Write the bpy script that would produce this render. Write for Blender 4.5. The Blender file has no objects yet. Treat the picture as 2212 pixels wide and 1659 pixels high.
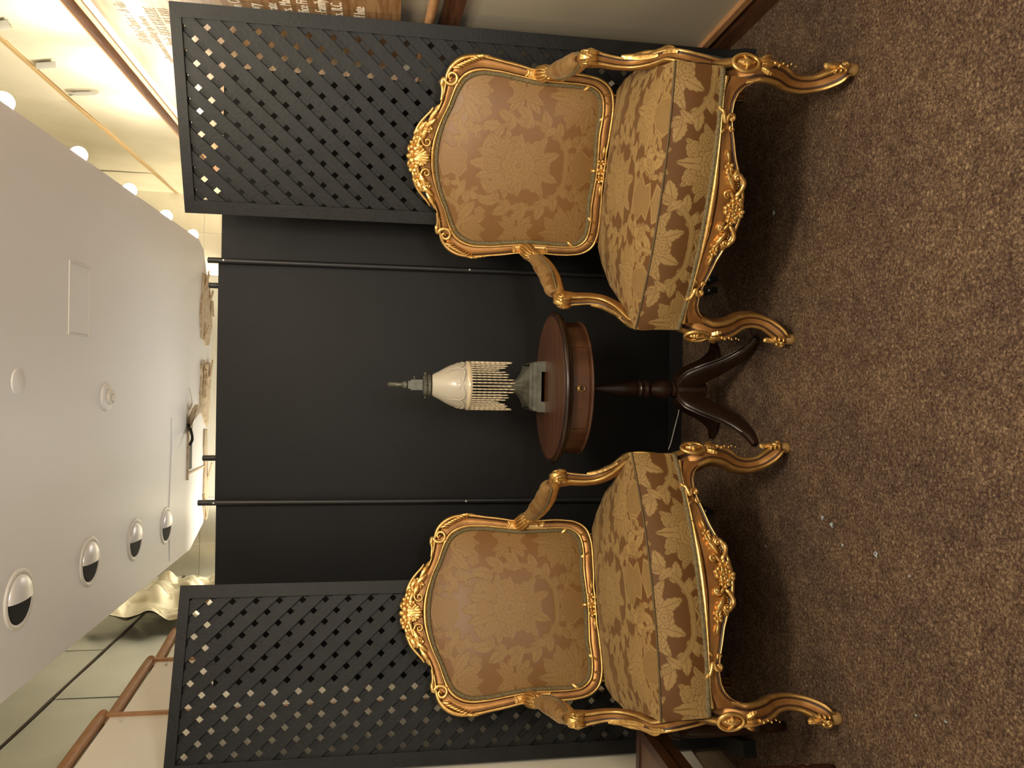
import bpy, math, random
import numpy as np
from mathutils import Vector, Matrix
random.seed(7); rng = np.random.default_rng(7)
sc = bpy.context.scene
COL = sc.collection
PI = math.pi

# ------------------------------------------------------------------ camera
# phone turned on its side: world up points to the left of the picture
CAM_H = 1.2; PITCH = math.radians(8.92); ROLL = math.radians(.91); FPX = 1661.
c_, s_ = math.cos(PITCH), math.sin(PITCH); cr, sr = math.cos(ROLL), math.sin(ROLL)
r_ = Vector((1, 0, 0)); dn = Vector((0, -s_, -c_)); fw = Vector((0, c_, -s_))
eu = cr*r_ - sr*dn; ev = sr*r_ + cr*dn
cam_data = bpy.data.cameras.new('camera'); cam = bpy.data.objects.new('camera', cam_data); COL.objects.link(cam)
M4 = Matrix((ev, eu, -fw)).transposed().to_4x4(); M4.translation = Vector((0, 0, CAM_H))
cam.matrix_world = M4
cam_data.sensor_fit = 'HORIZONTAL'; cam_data.sensor_width = 36.0; cam_data.lens = FPX/2212*36.0
cam_data.clip_start = .02; cam_data.clip_end = 50
sc.camera = cam

# ------------------------------------------------------------------ world, lamps, exposure
w = bpy.data.worlds.new('world'); sc.world = w; w.use_nodes = True
w.node_tree.nodes['Background'].inputs[0].default_value = (1.0, .92, .80, 1)
w.node_tree.nodes['Background'].inputs[1].default_value = .24
def area(name, loc, size, power, col, rot=(0, 0, 0), sizey=None):
    d = bpy.data.lights.new(name, 'AREA'); d.energy = power; d.color = col
    d.shape = 'RECTANGLE'; d.size = size; d.size_y = sizey or size
    o = bpy.data.objects.new(name, d); COL.objects.link(o); o.location = loc; o.rotation_euler = rot
    return o
area('ceiling_lamp', (.42, .72, 2.26), .55, 30, (1.0, .84, .60), (math.radians(14), 0, 0), .45)
area('ceiling_lamp', (.6, -.4, 2.26), .6, 13, (1.0, .86, .66), (math.radians(20), 0, 0))
# lobby lamps standing out of sight behind the partition, plus added fill for the ceiling
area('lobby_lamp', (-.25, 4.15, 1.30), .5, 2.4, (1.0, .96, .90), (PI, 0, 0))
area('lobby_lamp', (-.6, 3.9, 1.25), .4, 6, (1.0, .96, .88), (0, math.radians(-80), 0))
area('ceiling_fill', (.40, .05, .75), .6, 30, (1.0, .96, .91), (math.radians(172), 0, 0))  # invented fill pointing up, brightens the near ceiling
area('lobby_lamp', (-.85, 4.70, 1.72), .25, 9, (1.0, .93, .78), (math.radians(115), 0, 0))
sc.view_settings.view_transform = 'Standard'; sc.view_settings.look = 'None'
sc.view_settings.gamma = 1.0; sc.view_settings.use_curve_mapping = False
sc.view_settings.exposure = .55
sc.cycles.max_bounces = 8

# ------------------------------------------------------------------ helpers
def A(*a): return np.array(a, float)
def nrm(v):
    v = np.asarray(v, float); n = np.linalg.norm(v, axis=-1, keepdims=True); return v/np.maximum(n, 1e-9)
class MB:
    def __init__(s): s.v = []; s.f = []; s.m = []; s.a = []; s.n = 0
    def add(s, V, F, mat=0, att=None):
        V = np.asarray(V, float).reshape(-1, 3); o = s.n; s.v.append(V); s.n += len(V)
        s.a.append(np.zeros(len(V)) if att is None else np.asarray(att, float).ravel())
        if np.isscalar(mat): mat = [mat]*len(F)
        s.f += [tuple(int(i)+o for i in f) for f in F]; s.m += [int(x) for x in mat]
    def grid(s, P, mat=0, cu=False, cv=False, att=None, flip=False):
        P = np.asarray(P, float); nu, nv = P.shape[:2]; F = []; Mt = []
        for i in range(nu if cu else nu-1):
            i2 = (i+1) % nu
            for j in range(nv if cv else nv-1):
                j2 = (j+1) % nv
                q = (i*nv+j, i2*nv+j, i2*nv+j2, i*nv+j2)
                F.append(q[::-1] if flip else q)
                Mt.append(mat if np.isscalar(mat) else (mat[j] if np.ndim(mat) == 1 else mat[i][j]))
        s.add(P.reshape(-1, 3), F, Mt, att)
    def box(s, c, d, mat=0, R=None, bev=0):
        h = np.asarray(d, float)/2
        V = np.array([[x, y, z] for x in (-1, 1) for y in (-1, 1) for z in (-1, 1)])*h
        F = [(0, 1, 3, 2), (4, 6, 7, 5), (0, 4, 5, 1), (2, 3, 7, 6), (0, 2, 6, 4), (1, 5, 7, 3)]
        if R is not None: V = V@np.asarray(R).T
        s.add(V+np.asarray(c, float), F, mat)
    def prism(s, poly, z0, z1, axis=2, mat=0, fn=None):
        """closed polygon (N,2) extruded z0..z1; fn maps (a,b,c)->xyz"""
        poly = np.asarray(poly, float); n = len(poly)
        V = [(p[0], p[1], z0) for p in poly]+[(p[0], p[1], z1) for p in poly]
        V = np.array(V)
        if fn is not None: V = np.array([fn(*q) for q in V])
        F = [tuple(range(n))[::-1], tuple(range(n, 2*n))]+[(i, (i+1) % n, (i+1) % n+n, i+n) for i in range(n)]
        s.add(V, F, mat)
    def lathe(s, prof, c=(0, 0, 0), n=32, mat=0, cap=True):
        prof = np.asarray(prof, float); th = np.linspace(0, 2*PI, n, endpoint=False)
        P = np.stack([np.stack([r*np.cos(th), r*np.sin(th), np.full(n, z)], -1) for r, z in prof])+np.asarray(c, float)
        s.grid(P, mat, cv=True, flip=True)
        if cap:
            o = s.n-P.shape[0]*n
            s.f.append(tuple(o+i for i in range(n))[::-1]); s.m.append(mat if np.isscalar(mat) else 0)
            s.f.append(tuple(o+(len(prof)-1)*n+i for i in range(n))); s.m.append(mat if np.isscalar(mat) else 0)
    def sweep(s, path, prof, up=(0, 0, 1), scale=1.0, mat=0, closed=False, cap=True, pclosed=True, att=None):
        path = np.asarray(path, float); n = len(path)
        if closed: T = nrm(np.roll(path, -1, 0)-np.roll(path, 1, 0))
        else: T = nrm(np.gradient(path, axis=0))
        up = np.asarray(up, float)
        if up.ndim == 1: up = np.repeat(up[None], n, 0)
        bad = np.abs((nrm(up)*T).sum(-1)) > .995; up = up.copy(); up[bad] = (0, 1, 0) if not bad.all() or abs(T[0, 1]) < .9 else (1, 0, 0)
        N = nrm(up-(up*T).sum(-1, keepdims=True)*T); B = np.cross(T, N)
        sc_ = np.ones((n, 2))*np.asarray(scale, float).reshape(-1, 1) if np.ndim(scale) < 2 else np.asarray(scale, float)
        prof = np.asarray(prof, float)
        P = path[:, None]+B[:, None]*(prof[None, :, 0]*sc_[:, :1])[..., None]+N[:, None]*(prof[None, :, 1]*sc_[:, 1:])[..., None]
        s.grid(P, mat, cu=closed, cv=pclosed, att=att)
        if cap and not closed and pclosed:
            o = s.n-n*len(prof); k = len(prof); m0 = mat if np.isscalar(mat) else (mat[0] if np.ndim(mat) == 1 else mat[0][0])
            s.f.append(tuple(o+i for i in range(k))[::-1]); s.m.append(m0)
            s.f.append(tuple(o+(n-1)*k+i for i in range(k))); s.m.append(m0)
    def ellipsoid(s, c, r, mat=0, n=10, R=None):
        th = np.linspace(0, PI, n//2+2); ph = np.linspace(0, 2*PI, n, endpoint=False)
        P = np.stack([np.stack([np.sin(t)*np.cos(ph), np.sin(t)*np.sin(ph), np.full(n, np.cos(t))], -1) for t in th])*np.asarray(r, float)
        if R is not None: P = P@np.asarray(R).T
        s.grid(P+np.asarray(c, float), mat, cv=True, flip=True)
    def build(s, name, mats, parent=None, loc=None, smooth=True, att=None, angle=None):
        me = bpy.data.meshes.new(name)
        V = np.concatenate(s.v)
        me.from_pydata(V.tolist(), [], s.f)
        if not isinstance(mats, (list, tuple)): mats = [mats]
        for m in mats: me.materials.append(m)
        me.polygons.foreach_set('material_index', s.m)
        me.polygons.foreach_set('use_smooth', [bool(smooth)]*len(s.f))
        if att:
            at = me.attributes.new(att, 'FLOAT', 'POINT'); at.data.foreach_set('value', np.concatenate(s.a))
        me.update()
        if smooth and angle: me.set_sharp_from_angle(angle=math.radians(angle))
        o = bpy.data.objects.new(name, me); COL.objects.link(o)
        if parent is not None: o.parent = parent
        if loc is not None: o.location = loc
        return o
def circ(n, r=1.0, ry=None, ph=0):
    t = np.linspace(0, 2*PI, n, endpoint=False)+ph
    return np.stack([r*np.cos(t), (ry or r)*np.sin(t)], -1)
def spline(P, n, closed=False):
    P = np.asarray(P, float); k = len(P)
    if closed: Q = np.concatenate([P[-1:], P, P[:2]]); segs = k
    else: Q = np.concatenate([2*P[:1]-P[1:2], P, 2*P[-1:]-P[-2:-1]]); segs = k-1
    t = np.linspace(0, segs, n, endpoint=not closed); i = np.minimum(t.astype(int), segs-1); f = (t-i)[:, None]
    a, b, c, d = Q[i], Q[i+1], Q[i+2], Q[i+3]
    return .5*((2*b)+(-a+c)*f+(2*a-5*b+4*c-d)*f**2+(-a+3*b-3*c+d)*f**3)
def thing(name, label, cat, loc=(0, 0, 0), rz=0, group=None):
    o = bpy.data.objects.new(name, None); COL.objects.link(o); o.location = loc; o.rotation_euler = (0, 0, rz)
    o.empty_display_size = .05
    return tag(o, label, cat, group)
def tag(o, label, cat, group=None):
    o['label'] = label; o['category'] = cat
    if group: o['group'] = group
    return o
def struct(o): o['kind'] = 'structure'; return o

# ------------------------------------------------------------------ materials
def mat(name, col, rough=.5, metal=0, noise=None, bump=None, spec=.5, **kw):
    m = bpy.data.materials.new(name); m.use_nodes = True; nt = m.node_tree; b = nt.nodes['Principled BSDF']
    b.inputs['Base Color'].default_value = (*col, 1); b.inputs['Roughness'].default_value = rough
    b.inputs['Metallic'].default_value = metal; b.inputs['Specular IOR Level'].default_value = spec
    for k, v in kw.items(): b.inputs[k.replace('_', ' ')].default_value = v
    tc = nt.nodes.new('ShaderNodeTexCoord')
    if noise:
        col2, scale, stretch = noise[:3]
        mp = nt.nodes.new('ShaderNodeMapping'); mp.inputs['Scale'].default_value = stretch
        nz = nt.nodes.new('ShaderNodeTexNoise'); nz.inputs['Scale'].default_value = scale; nz.inputs['Detail'].default_value = 6
        rp = nt.nodes.new('ShaderNodeValToRGB'); lo, hi = noise[3] if len(noise) > 3 else (.35, .65)
        rp.color_ramp.elements[0].position = lo; rp.color_ramp.elements[1].position = hi
        rp.color_ramp.elements[0].color = (*col, 1); rp.color_ramp.elements[1].color = (*col2, 1)
        nt.links.new(tc.outputs['Object'], mp.inputs[0]); nt.links.new(mp.outputs[0], nz.inputs['Vector'])
        nt.links.new(nz.outputs['Fac'], rp.inputs[0]); nt.links.new(rp.outputs[0], b.inputs['Base Color'])
    if bump:
        scale, st, dist, stretch = bump
        mp = nt.nodes.new('ShaderNodeMapping'); mp.inputs['Scale'].default_value = stretch
        nz = nt.nodes.new('ShaderNodeTexNoise'); nz.inputs['Scale'].default_value = scale; nz.inputs['Detail'].default_value = 4
        bp = nt.nodes.new('ShaderNodeBump'); bp.inputs['Strength'].default_value = st; bp.inputs['Distance'].default_value = dist
        nt.links.new(tc.outputs['Object'], mp.inputs[0]); nt.links.new(mp.outputs[0], nz.inputs['Vector'])
        nt.links.new(nz.outputs['Fac'], bp.inputs['Height']); nt.links.new(bp.outputs[0], b.inputs['Normal'])
    return m
one = (1, 1, 1)
M_gold = mat('gilded_wood', (.82, .54, .20), .31, .86, ((.62, .37, .115), 35, one), (60, .25, .004, one))
M_copper = mat('bronzed_channel', (.42, .205, .062), .38, .6, ((.30, .135, .04), 22, one), (40, .2, .004, one))
M_glaze = mat('antique_glaze', (.055, .022, .008), .5)
M_black = mat('black_paint', (.009, .009, .01), .5, 0, ((.014, .014, .015), 9, one), (120, .15, .003, one))
M_lattice = mat('black_lattice_stain', (.0058, .0062, .0063), .5, 0, ((.0102, .0107, .0107), 14, one), (90, .3, .003, one), spec=.32)
M_screen = mat('black_board', (.0070, .0070, .0075), .55, 0, ((.0088, .0088, .0092), 4, one), (500, .12, .002, one), spec=.25)
M_pole = mat('black_pole', (.012, .012, .013), .40, 0)
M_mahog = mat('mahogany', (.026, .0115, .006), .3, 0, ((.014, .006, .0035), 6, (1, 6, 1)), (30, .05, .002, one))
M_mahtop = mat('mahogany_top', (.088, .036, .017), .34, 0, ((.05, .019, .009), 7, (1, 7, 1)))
M_darkwood = mat('dark_wood', (.022, .0075, .004), .38, 0, ((.036, .012, .006), 8, (1, 1, .2)))
M_oakrail = mat('oak_rail', (.42, .21, .09), .4, 0, ((.30, .14, .055), 30, (8, .6, 8)))
M_oaktrim = mat('oak_trim', (.48, .26, .12), .42, 0, ((.40, .20, .09), 20, (6, 1, 6)))
M_walnut = mat('brown_rail', (.13, .055, .026), .4, 0, ((.07, .028, .013), 18, (8, .5, 8)))
M_brass = mat('brass_sheet', (.86, .81, .66), .22, .93, ((.80, .745, .59), 5, one), (40, .22, .0025, (1, .6, 2.2)))
M_brass_unlit = mat('brass_sheet_unlit', (.66, .68, .64), .22, .93, ((.61, .63, .59), 5, one), (40, .22, .0025, (1, .6, 2.2)))  # left wall's brass, greyed in colour because its bulbs are unlit
for _n in [M_brass.node_tree, M_brass_unlit.node_tree]:          # grain of the rolled sheet: reflections stretch up and down
    _b = _n.nodes['Principled BSDF']; _b.inputs['Roughness'].default_value = .36; _b.inputs['Anisotropic'].default_value = .95
    _t = _n.nodes.new('ShaderNodeCombineXYZ'); _t.inputs[2].default_value = 1.0; _n.links.new(_t.outputs[0], _b.inputs['Tangent'])
M_strip = mat('brass_strip', (.62, .42, .20), .45, .6)
M_cream = mat('cream_panel', (.88, .84, .72), .5, 0, ((.84, .80, .68), 3, one))
M_beige = mat('beige_wall', (.44, .39, .30), .55, 0, ((.40, .355, .275), 2, one))
M_ceil = mat('ceiling_paint', (.78, .775, .755), .42, 0, ((.74, .735, .71), 1.6, (1, .4, 1)), (9, .15, .004, (3, .6, 1)))
M_ceil2 = mat('upper_ceiling', (.5, .46, .38), .7)
M_white = mat('white_enamel', (.72, .69, .62), .35)
M_silver = mat('silver_reflector', (.86, .84, .80), .3, .25)
M_hole = mat('dark_baffle', (.004, .004, .004), .8)
M_plaster = mat('torn_plaster', (.68, .58, .42), .85, 0, ((.48, .36, .22), 28, (1, 3, 1)), (60, .5, .01, one))
M_lath = mat('split_lath', (.66, .52, .34), .8, 0, ((.40, .27, .15), 30, (8, 1, 1)))
M_plank = mat('oak_board', (.40, .235, .11), .38, 0, ((.25, .125, .05), 9, (1, .55, 7), (.40, .60)))
M_plaque = mat('painted_board', (.66, .58, .47), .4, 0, ((.60, .51, .40), 6, (1, .6, 5)))
M_letter = mat('cream_lettering', (.82, .76, .62), .5)
M_letter2 = mat('cream_lettering_dimmed', (.33, .26, .18), .45, .3)  # same cream letters, darkened to stand against the glare on the varnish
M_bronze = mat('verdigris_bronze', (.17, .165, .125), .42, .5, ((.09, .088, .07), 25, one))
M_bead = mat('glass_bead', (.70, .60, .42), .14, .2)
M_paper = mat('grey_paper', (.36, .34, .29), .7)
M_gimp = mat('olive_braid', (.20, .155, .07), .7, 0, ((.11, .085, .04), 160, one), (260, .8, .004, one))
M_pipe = mat('olive_piping', (.085, .055, .02), .7)
M_slit = mat('white_slit', (.75, .75, .72), .4)
M_lint = mat('pale_speck', (.42, .50, .53), .95)
M_foot = mat('tan_foot_block', (.36, .22, .08), .5, .2)
M_brasscap = mat('dull_brass', (.40, .28, .12), .35, .9)
M_board = mat('dark_green_board', (.045, .05, .042), .6)
M_skirt = mat('beige_skirting', (.46, .36, .24), .5, 0, ((.38, .29, .18), 14, (1, .4, 4)))
def emit(name, col, st):
    m = bpy.data.materials.new(name); m.use_nodes = True; b = m.node_tree.nodes['Principled BSDF']
    b.inputs['Base Color'].default_value = (1, 1, 1, 1); b.inputs['Emission Color'].default_value = (*col, 1); b.inputs['Emission Strength'].default_value = st
    return m
M_bulb = emit('lit_bulb', (1.0, .91, .72), 230)
def glassy():
    m = bpy.data.materials.new('frosted_glass'); m.use_nodes = True; nt = m.node_tree; b = nt.nodes['Principled BSDF']
    b.inputs['Base Color'].default_value = (.60, .55, .45, 1); b.inputs['Roughness'].default_value = .30
    b.inputs['Transmission Weight'].default_value = .25; b.inputs['Coat Weight'].default_value = .3
    nz = nt.nodes.new('ShaderNodeTexNoise'); nz.inputs['Scale'].default_value = 120
    bp = nt.nodes.new('ShaderNodeBump'); bp.inputs['Strength'].default_value = .15; bp.inputs['Distance'].default_value = .002
    nt.links.new(nz.outputs['Fac'], bp.inputs['Height']); nt.links.new(bp.outputs[0], b.inputs['Normal'])
    return m
M_glass = glassy()
def carpet():
    m = bpy.data.materials.new('mottled_carpet'); m.use_nodes = True; nt = m.node_tree; b = nt.nodes['Principled BSDF']
    L = nt.links.new
    tc = nt.nodes.new('ShaderNodeTexCoord')
    n1 = nt.nodes.new('ShaderNodeTexNoise'); n1.inputs['Scale'].default_value = 140; n1.inputs['Detail'].default_value = 5; n1.inputs['Roughness'].default_value = .72; n1.inputs['Distortion'].default_value = .7
    n2 = nt.nodes.new('ShaderNodeTexNoise'); n2.inputs['Scale'].default_value = 3.2; n2.inputs['Detail'].default_value = 3
    n3 = nt.nodes.new('ShaderNodeTexNoise'); n3.inputs['Scale'].default_value = 24; n3.inputs['Detail'].default_value = 2
    for n in (n1, n2, n3): L(tc.outputs['Object'], n.inputs['Vector'])
    r = nt.nodes.new('ShaderNodeValToRGB'); e = r.color_ramp.elements
    e[0].position = .33; e[0].color = (.046, .028, .024, 1); e[1].position = .68; e[1].color = (.42, .307, .195, 1)
    x = e.new(.45); x.color = (.110, .070, .052, 1); x = e.new(.54); x.color = (.192, .132, .090, 1)
    ad = nt.nodes.new('ShaderNodeMath'); ad.operation = 'MULTIPLY_ADD'; ad.inputs[1].default_value = .16; 
    L(n3.outputs['Fac'], ad.inputs[0]); L(n1.outputs['Fac'], ad.inputs[2])
    sb = nt.nodes.new('ShaderNodeMath'); sb.operation = 'SUBTRACT'; sb.inputs[1].default_value = .08; L(ad.outputs[0], sb.inputs[0])
    L(sb.outputs[0], r.inputs[0])
    r2 = nt.nodes.new('ShaderNodeValToRGB'); r2.color_ramp.elements[0].color = (.84, .81, .82, 1); r2.color_ramp.elements[1].color = (1.08, 1.03, .95, 1)
    r2.color_ramp.elements[0].position = .35; r2.color_ramp.elements[1].position = .65
    L(n2.outputs['Fac'], r2.inputs[0])
    mx = nt.nodes.new('ShaderNodeMix'); mx.data_type = 'RGBA'; mx.blend_type = 'MULTIPLY'; mx.inputs[0].default_value = 1
    L(r.outputs[0], mx.inputs[6]); L(r2.outputs[0], mx.inputs[7]); L(mx.outputs[2], b.inputs['Base Color'])
    b.inputs['Roughness'].default_value = .95; b.inputs['Specular IOR Level'].default_value = .1
    bp = nt.nodes.new('ShaderNodeBump'); bp.inputs['Strength'].default_value = .9; bp.inputs['Distance'].default_value = .012
    L(n1.outputs['Fac'], bp.inputs['Height']); L(bp.outputs[0], b.inputs['Normal'])
    return m
M_carpet = carpet()
def damask_mat(name, ground, figure, gr, fr):
    m = bpy.data.materials.new(name); m.use_nodes = True; nt = m.node_tree; b = nt.nodes['Principled BSDF']; L = nt.links.new
    at = nt.nodes.new('ShaderNodeAttribute'); at.attribute_name = 'damask'
    tc = nt.nodes.new('ShaderNodeTexCoord')
    mp = nt.nodes.new('ShaderNodeMapping'); mp.inputs['Scale'].default_value = (1, 1, 6)
    nz = nt.nodes.new('ShaderNodeTexNoise'); nz.inputs['Scale'].default_value = 260; nz.inputs['Detail'].default_value = 2
    L(tc.outputs['Object'], mp.inputs[0]); L(mp.outputs[0], nz.inputs['Vector'])
    mx = nt.nodes.new('ShaderNodeMix'); mx.data_type = 'RGBA'; mx.inputs[6].default_value = (*ground, 1); mx.inputs[7].default_value = (*figure, 1)
    L(at.outputs['Fac'], mx.inputs[0])
    m2 = nt.nodes.new('ShaderNodeMix'); m2.data_type = 'RGBA'; m2.blend_type = 'MULTIPLY'; m2.inputs[0].default_value = .35
    rp = nt.nodes.new('ShaderNodeValToRGB'); rp.color_ramp.elements[0].position = .3; rp.color_ramp.elements[1].position = .7; rp.color_ramp.elements[0].color = (.5, .5, .5, 1)
    L(nz.outputs['Fac'], rp.inputs[0]); L(mx.outputs[2], m2.inputs[6]); L(rp.outputs[0], m2.inputs[7]); L(m2.outputs[2], b.inputs['Base Color'])
    mr = nt.nodes.new('ShaderNodeMapRange'); mr.inputs[3].default_value = gr; mr.inputs[4].default_value = fr
    L(at.outputs['Fac'], mr.inputs[0]); L(mr.outputs[0], b.inputs['Roughness'])
    b.inputs['Sheen Weight'].default_value = .25; b.inputs['Sheen Roughness'].default_value = .35; b.inputs['Sheen Tint'].default_value = (1, .8, .5, 1)
    b.inputs['Specular IOR Level'].default_value = .45
    ml = nt.nodes.new('ShaderNodeMath'); ml.operation = 'MULTIPLY_ADD'; ml.inputs[1].default_value = .25; L(nz.outputs['Fac'], ml.inputs[0]); L(at.outputs['Fac'], ml.inputs[2])
    bp = nt.nodes.new('ShaderNodeBump'); bp.inputs['Strength'].default_value = .4; bp.inputs['Distance'].default_value = .0015
    L(ml.outputs[0], bp.inputs['Height']); L(bp.outputs[0], b.inputs['Normal'])
    return m
M_damask = damask_mat('gold_damask', (.128, .056, .016), (.345, .222, .082), .40, .55)
M_damback = damask_mat('gold_damask_back', (.205, .097, .027), (.285, .166, .056), .40, .52)  # same cloth as the seat; the lighting on the back is put into the colours

# ------------------------------------------------------------------ damask weave as a height / colour mask (tile .44 x .54 m, half drop)
TW, TH, RES = .46, .56, .001
def make_damask():
    nx, ny = int(TW/RES), int(TH/RES)
    gx, gy = np.meshgrid((np.arange(nx)+.5)*RES, (np.arange(ny)+.5)*RES)
    out = np.zeros((ny, nx))
    for ox, oy, kind in ((0, 0, 0), (TW/2, TH/2, 1)):
        X = np.abs((gx-ox+TW/2) % TW-TW/2); Y = (gy-oy+TH/2) % TH-TH/2
        Mk = np.zeros_like(X)
        def leaf(x, y, ang, L, W, v=.25, edge=True):
            """serrated leaf with midrib, side veins and an outline"""
            ca, sa = math.cos(ang), math.sin(ang)
            a = (X-x)*ca+(Y-y)*sa; b = -(X-x)*sa+(Y-y)*ca; t = np.clip(a/L, 0, 1)
            wd = W*np.sin(PI*t**.75)**.7*(.80+.20*np.abs(np.sin(4.5*PI*t+.4)))
            if edge: Mk[(np.abs(b) < wd+.0016) & (a > -.001) & (a < L+.001)] = .0
            ins = (np.abs(b) < wd) & (a > 0) & (a < L)
            Mk[ins] = 1
            Mk[ins & (np.abs(((a-np.abs(b)*.9) % .0075)-.0037) < .0008) & (np.abs(b) > wd*.18)] = .62
            Mk[ins & (np.abs(b) < .0012)] = v
        def acan(P, w0, w1, sidesgn, n, ll, inner=.5):
            S = spline(P, 80); d = np.full(X.shape, 9.); ww = np.zeros_like(X)
            for i, p in enumerate(S):
                q = np.hypot(X-p[0], Y-p[1]); k = q < d; d[k] = q[k]; ww[k] = w0+(w1-w0)*i/79
            for i in range(n):
                k = int((i+.4)/n*74)+2; t = S[min(k+1, 79)]-S[k-1]; an = math.atan2(t[1], t[0])
                l = ll*(.5+.65*math.sin(PI*(i+.6)/n))
                leaf(S[k][0], S[k][1], an+sidesgn*.75, l, l*.30)
                leaf(S[k][0], S[k][1], an-sidesgn*.6, l*inner, l*.18)
            Mk[d < ww+.0015] = 0; ins = d < ww; Mk[ins] = 1; Mk[ins & (np.abs(d-ww*.55) < .0008)] = .3
        def flower(x, y, R, n, ph=0):
            r = np.hypot(X-x, Y-y); th = np.arctan2(Y-y, X-x)+ph
            for k, (sc_, nn) in enumerate(((1, n), (.70, n-1), (.42, 5))):
                rr = R*sc_*(.80+.20*np.abs(np.cos(nn*th/2+k)))
                Mk[r < rr+.0016] = .05; Mk[r < rr] = 1
                Mk[(r < rr*.95) & (r > rr*.62) & (np.abs(np.sin(nn*th+k)) < .16)] = .55
            Mk[r < R*.15] = .15; Mk[r < R*.08] = 1
        def trel(poly):
            n = len(poly); ins = np.zeros(X.shape, bool); j = n-1
            for i in range(n):
                xi, yi = poly[i]; xj, yj = poly[j]
                ins ^= ((yi > Y) != (yj > Y)) & (X < (xj-xi)*(Y-yi)/((yj-yi) or 1e-9)+xi); j = i
            lat = (np.abs(((X+Y) % .0085)-.0042) < .0013) | (np.abs(((X-Y) % .0085)-.0042) < .0013)
            Mk[ins] = np.where(lat, .25, .9)[ins]
            for i in range(n):
                a = np.array(poly[i]); c = np.array(poly[(i+1) % n]); d = c-a; L2 = (d@d) or 1e-9
                tt = np.clip(((X-a[0])*d[0]+(Y-a[1])*d[1])/L2, 0, 1); q = np.hypot(X-a[0]-tt*d[0], Y-a[1]-tt*d[1])
                if a[0] > 0 or c[0] > 0: Mk[q < .0038] = 0; Mk[q < .0026] = 1
        if kind == 0:
            acan([(.006, -.155), (.055, -.150), (.105, -.115), (.140, -.05), (.140, .03), (.108, .085), (.070, .082), (.062, .052), (.082, .045), (.090, .060)], .0085, .0055, -1, 12, .058, .5)
            for a in range(11):
                an = -PI/2+PI*a/10; leaf(0.0, .005, an, .105 if a % 2 else .085, .020)
            for (x, y, a, L) in ((.02, .07, 1.25, .085), (.045, .06, .75, .075), (0, .08, PI/2, .095), (.02, -.06, -1.2, .075), (.05, -.05, -.6, .06)): leaf(x, y, a, L, L*.24)
            flower(.055, .060, .032, 6, .5); flower(.055, -.050, .030, 6, 1); flower(0, .095, .030, 6); flower(0, -.075, .028, 6); flower(0, .008, .058, 8)
            trel([(-.001, -.275), (.050, -.262), (.036, -.232), (.062, -.205), (.046, -.178), (.020, -.165), (-.001, -.176)])
            acan([(.060, -.190), (.098, -.205), (.118, -.238), (.098, -.262), (.076, -.252), (.080, -.235)], .007, .005, -1, 8, .044)
            trel([(-.001, .19), (.022, .185), (.048, .205), (.036, .235), (.052, .262), (-.001, .28)])
            acan([(.05, .215), (.085, .205), (.105, .185), (.10, .16), (.085, .158)], .006, .0045, 1, 5, .036)
        else:
            acan([(.0, -.075), (.045, -.085), (.090, -.055), (.100, 0), (.078, .034), (.052, .024), (.058, .006), (.07, .01)], .0085, .005, -1, 9, .050, .45)
            trel([(-.001, -.045), (.030, -.040), (.052, -.005), (.036, .035), (.012, .062), (-.001, .062)])
            for a in range(8):
                an = -.35+PI*.61*a/7; leaf(.0, .085, an, .095+.022*(a % 2), .020)
            flower(.062, .125, .024, 6); flower(.036, .160, .022, 5); flower(0, .095, .044, 7)
            for (x, y, a, L) in ((.01, -.085, -1.15, .095), (.03, -.08, -.65, .085), (0, -.09, -PI/2, .085), (.115, -.075, -.3, .06), (.12, .085, -.9, .05), (.12, .09, .6, .05), (.10, .17, .9, .05)): leaf(x, y, a, L, L*.22)
            for Y0, q in ((.262, 1), (-.262, -1)):
                for (x, a, L) in ((.0, 0, .062), (.01, .55, .06), (.01, 1.1, .05)): leaf(x, Y0, -q*a, L, L*.24)
                for (x, y, a, L) in ((.075, .02, .4, .04), (.075, .03, -.5, .035)): leaf(x, Y0+q*y-q*.03, a, L, .009)
                flower(0, Y0, .026, 6)
            flower(.0, -.130, .030, 6); flower(.062, -.150, .020, 5); flower(.118, -.120, .015, 5); flower(.150, .125, .016, 5); flower(.155, -.03, .013, 5)
            for (x, y, a) in ((.150, .105, -1.2), (.118, -.14, -1.8), (.155, -.045, -1.5), (.155, -.015, 1.2)): leaf(x, y, a, .034, .008)
        out = np.where(Mk > 0, np.maximum(out, Mk), out)
    k = out.copy()
    for ax in (0, 1): k = .6*k+.2*(np.roll(k, 1, ax)+np.roll(k, -1, ax))
    return k
DMK = make_damask()
def dsample(u, v):
    x = (np.asarray(u)/RES-.5) % DMK.shape[1]; y = (np.asarray(v)/RES-.5) % DMK.shape[0]
    i = x.astype(int); j = y.astype(int); fx = x-i; fy = y-j; i2 = (i+1) % DMK.shape[1]; j2 = (j+1) % DMK.shape[0]
    return (DMK[j, i]*(1-fx)+DMK[j, i2]*fx)*(1-fy)+(DMK[j2, i]*(1-fx)+DMK[j2, i2]*fx)*fy
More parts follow.
